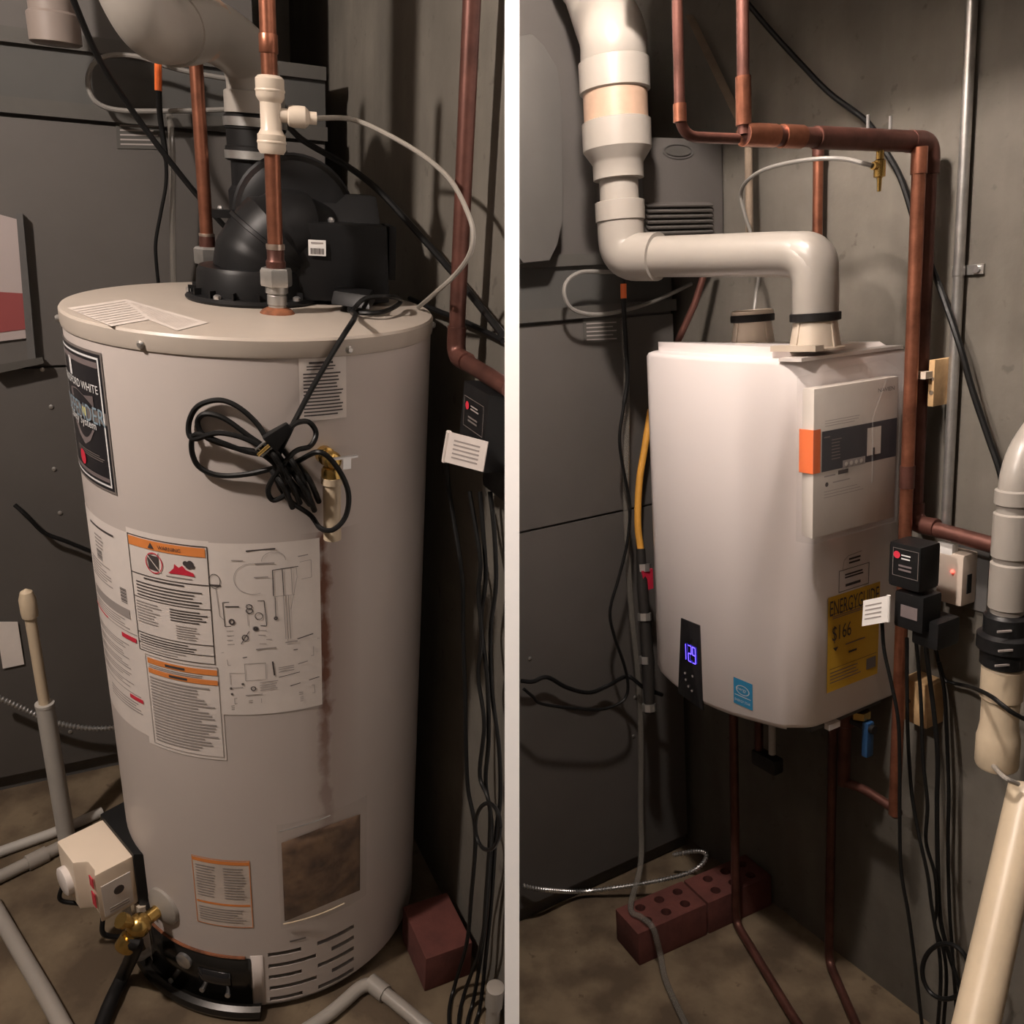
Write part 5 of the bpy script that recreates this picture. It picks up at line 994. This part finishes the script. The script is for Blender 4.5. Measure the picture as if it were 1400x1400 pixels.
run('cold_drop_pipe', [V((c_.x, c_.y, c_.z)), V((c_.x, c_.y, 0.0105)), R.z(1170, 1400, 0.0105), R.z(1192, 1445, 0.0105)], 0.0100, 'copper_dark', 'copper pipe dropping from the heater to the floor in front of the wall')
e_ = hp(0.38, 0.20, 0); VV = Thing(R, 'isolation_valve', 'brass isolation valve with blue handle under the near end of the heater', 'valve', e_-Z*0.22)
VV.part('body', MB().lathe([(0.014, 0), (0.014, -0.03), (0.020, -0.032), (0.020, -0.06), (0.013, -0.064), (0.013, -0.20)], e_, Z, 14), 'copper_dark'); VV.part('nut', MB().lathe([(0.020, -0.015), (0.020, -0.03)], e_+hu*0.035, Z, 6), 'brass'); VV.part('handle', MB().box(e_+hu*0.055-Z*0.07, (0.014, 0.02, 0.075), (hu, hw, Z)), 'valve_blue', bevel=0.004, label='blue valve handle'); VV.part('cross', MB().lathe([(0.009, -0.02), (0.009, 0.07)], e_-Z*0.045, hu, 12), 'black_iron')
a_ = e_-Z*0.195
run('cross_pipe', [a_, a_+hu*0.05+Z*0.01, a_+hu*0.13+Z*0.0, hot_end], 0.0095, 'copper_dark', 'short copper pipe crossing from the isolation valve to the wall pipe')
# ---- gas line with fittings behind the far edge
gl = hp(-0.012, 0.12, 0); G0 = V((gl.x, gl.y, 0)); zg = lambda y: zpx(R, G0, 878, y)
GP = Thing(R, 'gas_line', 'yellow flexible gas line with black fittings and red handle behind the heater edge', 'gas line', V((G0.x, G0.y, zg(985))))
GP.part('flex_line', MB().tube(crom([R.d(890, 560, R.dep(gl)), R.d(881, 615, R.dep(gl)), R.d(874, 660, R.dep(gl)), R.d(872, 715, R.dep(gl)), R.d(876, 752, R.dep(gl))]), 0.0085, 12), 'gas_yellow', label='yellow flexible gas line')
gpt = lambda x, y: R.d(x, y, R.dep(gl))
GP.part('fitting', MB().tube([gpt(876, 750), gpt(878, 800), gpt(882, 850), gpt(886, 905), gpt(888, 975)], [0.011, 0.014, 0.012, 0.016, 0.012], 12), 'black_iron')
for x, y in ((880, 776), (881, 843), (883, 902), (887, 967)): GP.part('union', MB().tube([gpt(x, y-5), gpt(x+0.5, y+5)], 0.0165, 8), 'galvanized')
GP.part('valve_handle', MB().box(gpt(884, 792), (0.012, 0.03, 0.05), (hu, hw, Z)), 'valve_red', label='red valve handle')

# ---- bricks with core holes
for i in range(2):
    c = f0+bd_*(0.10+0.203*i)+bn*0.05; c.z = bt/2
    brick(R, 'brick', c, (bd_, bn, Z), ['cored red brick lying under the clear tube', 'cored red brick beside the wall behind the copper pipe'][i], (0.198, 0.098, bt))
tb = lambda k, d, z: V((f0.x, f0.y, 0))+bd_*k+bn*d+Z*z        # positions along the first brick
# ---- tubes, conduit and cables by the furnace
cable(R, 'vinyl_tube', [ru(853, 437, 0.02), ru(855, 465, 0.045), ru(857, 520, 0.05), ru(856, 640, 0.05), ru(856, 700, 0.05), ru(862, 820, 0.05), ru(872, 920, 0.05), ru(876, 1000, 0.05), ru(876, 1100, 0.06), ru(876, 1180, 0.10), tb(0.030, 0.075, bt+0.010), tb(0.033, 0.035, bt+0.009), tb(0.036, 0.006, bt+0.0115), tb(0.038, -0.010, bt+0.003), tb(0.040, -0.019, bt*0.72), tb(0.043, -0.026, bt*0.35), R.z(910, 1340, 0.009), R.z(930, 1385, 0.008), R.z(950, 1425, 0.008)], 0.0075, 'translucent drain tube hanging down the furnace and over the brick', 'tube', 'tube_clear')
flex(R, 'flexible_conduit', [ru(714, 1211, 0.02), ru(740, 1216, 0.025), R.z(790, 1219, 0.028), R.z(840, 1214, 0.035), R.z(890, 1206, 0.055), R.z(930, 1197, 0.080), R.z(952, 1188, 0.100), R.z(964, 1176, 0.112), R.z(964, 1166, 0.115), R.z(948, 1164, 0.10), R.z(920, 1169, 0.075)], 0.0062, 'ribbed steel flexible conduit sagging over the bricks before the furnace')
pr = Thing(R, 'sensor_lead', 'thin black lead with an orange sleeve hanging before the furnace beside the heater', 'cable', ru(858, 940, 0.082))
pr.part('lead', MB().tube(crom([ru(852, 362, 0.082), ru(853, 420, 0.082), ru(856, 470, 0.082), ru(858, 520, 0.082), ru(852, 560, 0.082), ru(847, 600, 0.082), ru(852, 640, 0.082), ru(861, 690, 0.082), ru(858, 740, 0.082), ru(846, 790, 0.082), ru(834, 835, 0.082), ru(840, 870, 0.082), ru(852, 905, 0.082), ru(858, 930, 0.082), ru(857, 950, 0.082), ru(846, 962, 0.082), ru(820, 970, 0.082), ru(780, 968, 0.082), ru(740, 962, 0.082), ru(728, 952, 0.082), ru(716, 942, 0.082)]), [0.0055]*22+[0.0038]*90, 8), 'cable')
pr.part('orange_sleeve', MB().tube([ru(852.6, 408, 0.082), ru(852.3, 388, 0.082)], 0.0068, 10), 'manual_orange', label='orange sleeve')
cable(R, 'furnace_wire', [ru(713, 931, 0.03), ru(728, 932, 0.03), ru(748, 926, 0.03), ru(775, 940, 0.03), ru(805, 947, 0.03), ru(830, 938, 0.03), ru(858, 925, 0.066), ru(880, 940, 0.08), ru(905, 950, 0.08)], 0.0052, 'black wire drooping across the furnace cabinet toward the gas line', 'cable')
cable(R, 'thermostat_wire', [ru(868, 372, 0.06), ru(830, 372, 0.06), ru(795, 372, 0.06), ru(775, 385, 0.06), ru(772, 405, 0.06), ru(785, 424, 0.06), ru(820, 430, 0.06), ru(870, 420, 0.06), ru(910, 405, 0.06), ru(945, 388, 0.06)], 0.0045, 'pale tube looping over the furnace top ledge below the exhaust pipe', 'tube', 'tube_grey')
single(R, 'gas_riser', MB().tube([ru(972, 345, 0.17), ru(950, 415, 0.15), ru(925, 470, 0.12), ru(900, 540, 0.10)], 0.008, 12), 'copper_dark', 'brown pipe slanting down behind the heater to the gas line', 'pipe')
# ---- furnace, duct and humidifier
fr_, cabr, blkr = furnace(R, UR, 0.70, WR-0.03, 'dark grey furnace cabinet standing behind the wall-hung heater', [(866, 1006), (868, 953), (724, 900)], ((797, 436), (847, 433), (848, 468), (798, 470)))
dpt = lambda x, y: ru(x, y, 0.05)
duct = [dpt(x, y) for x, y in ((690, 52), (728, 46), (744, 62), (762, 92), (768, 132), (770, 300), (762, 335), (752, 356), (716, 360), (690, 330))]
single(R, 'return_duct', MB().prism(duct, -u*0.074), 'duct_metal', 'pale sheet metal duct end with rounded corners above the furnace', 'duct', clip=True, bevel=0.004)
HO = 0.15
hm = [ru(876, 186, HO), ru(988, 190, HO), ru(978, 352, HO), ru(876, 350, HO)]
wa, wb = hm[0].dot(w), hm[1].dot(w); z1h, z0h = hm[0].z, hm[3].z
HU = Thing(R, 'humidifier', 'dark grey humidifier box with louvres and oval badge on the furnace plenum', 'humidifier', uv(UR+0.02, (wa+wb)/2, z0h))
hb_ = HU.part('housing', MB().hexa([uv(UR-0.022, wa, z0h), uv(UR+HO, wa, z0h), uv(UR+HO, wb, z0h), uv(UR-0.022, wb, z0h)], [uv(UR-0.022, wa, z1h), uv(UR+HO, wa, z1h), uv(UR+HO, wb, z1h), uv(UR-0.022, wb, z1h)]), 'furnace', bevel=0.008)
for k in range(6):
    zz_ = ru(900, 280+k*7.5, HO).z; HU.part('louvre', MB().box(uv(UR+HO+0.004, wa+(wb-wa)*0.42, zz_), ((wb-wa)*0.80, 0.016, 0.0035), (w, (u-Z*0.6).normalized(), (Z+u*0.6).normalized())), 'furnace', hb_)
lc = ru(927, 207, HO+0.001); pn = Print(planefn(lc, w, Z, u), 0.1, 0.1); pn.disc('duct_metal', 0, 0, 0.042, 1, 0.88, sy=0.36, n=28); pn.disc('furnace_trim', 0, 0, 0.034, 2, 0.0, sy=0.28, n=24)
pn.build(HU, hb_, {'duct_metal': 'oval_badge', 'furnace_trim': 'badge_centre'})
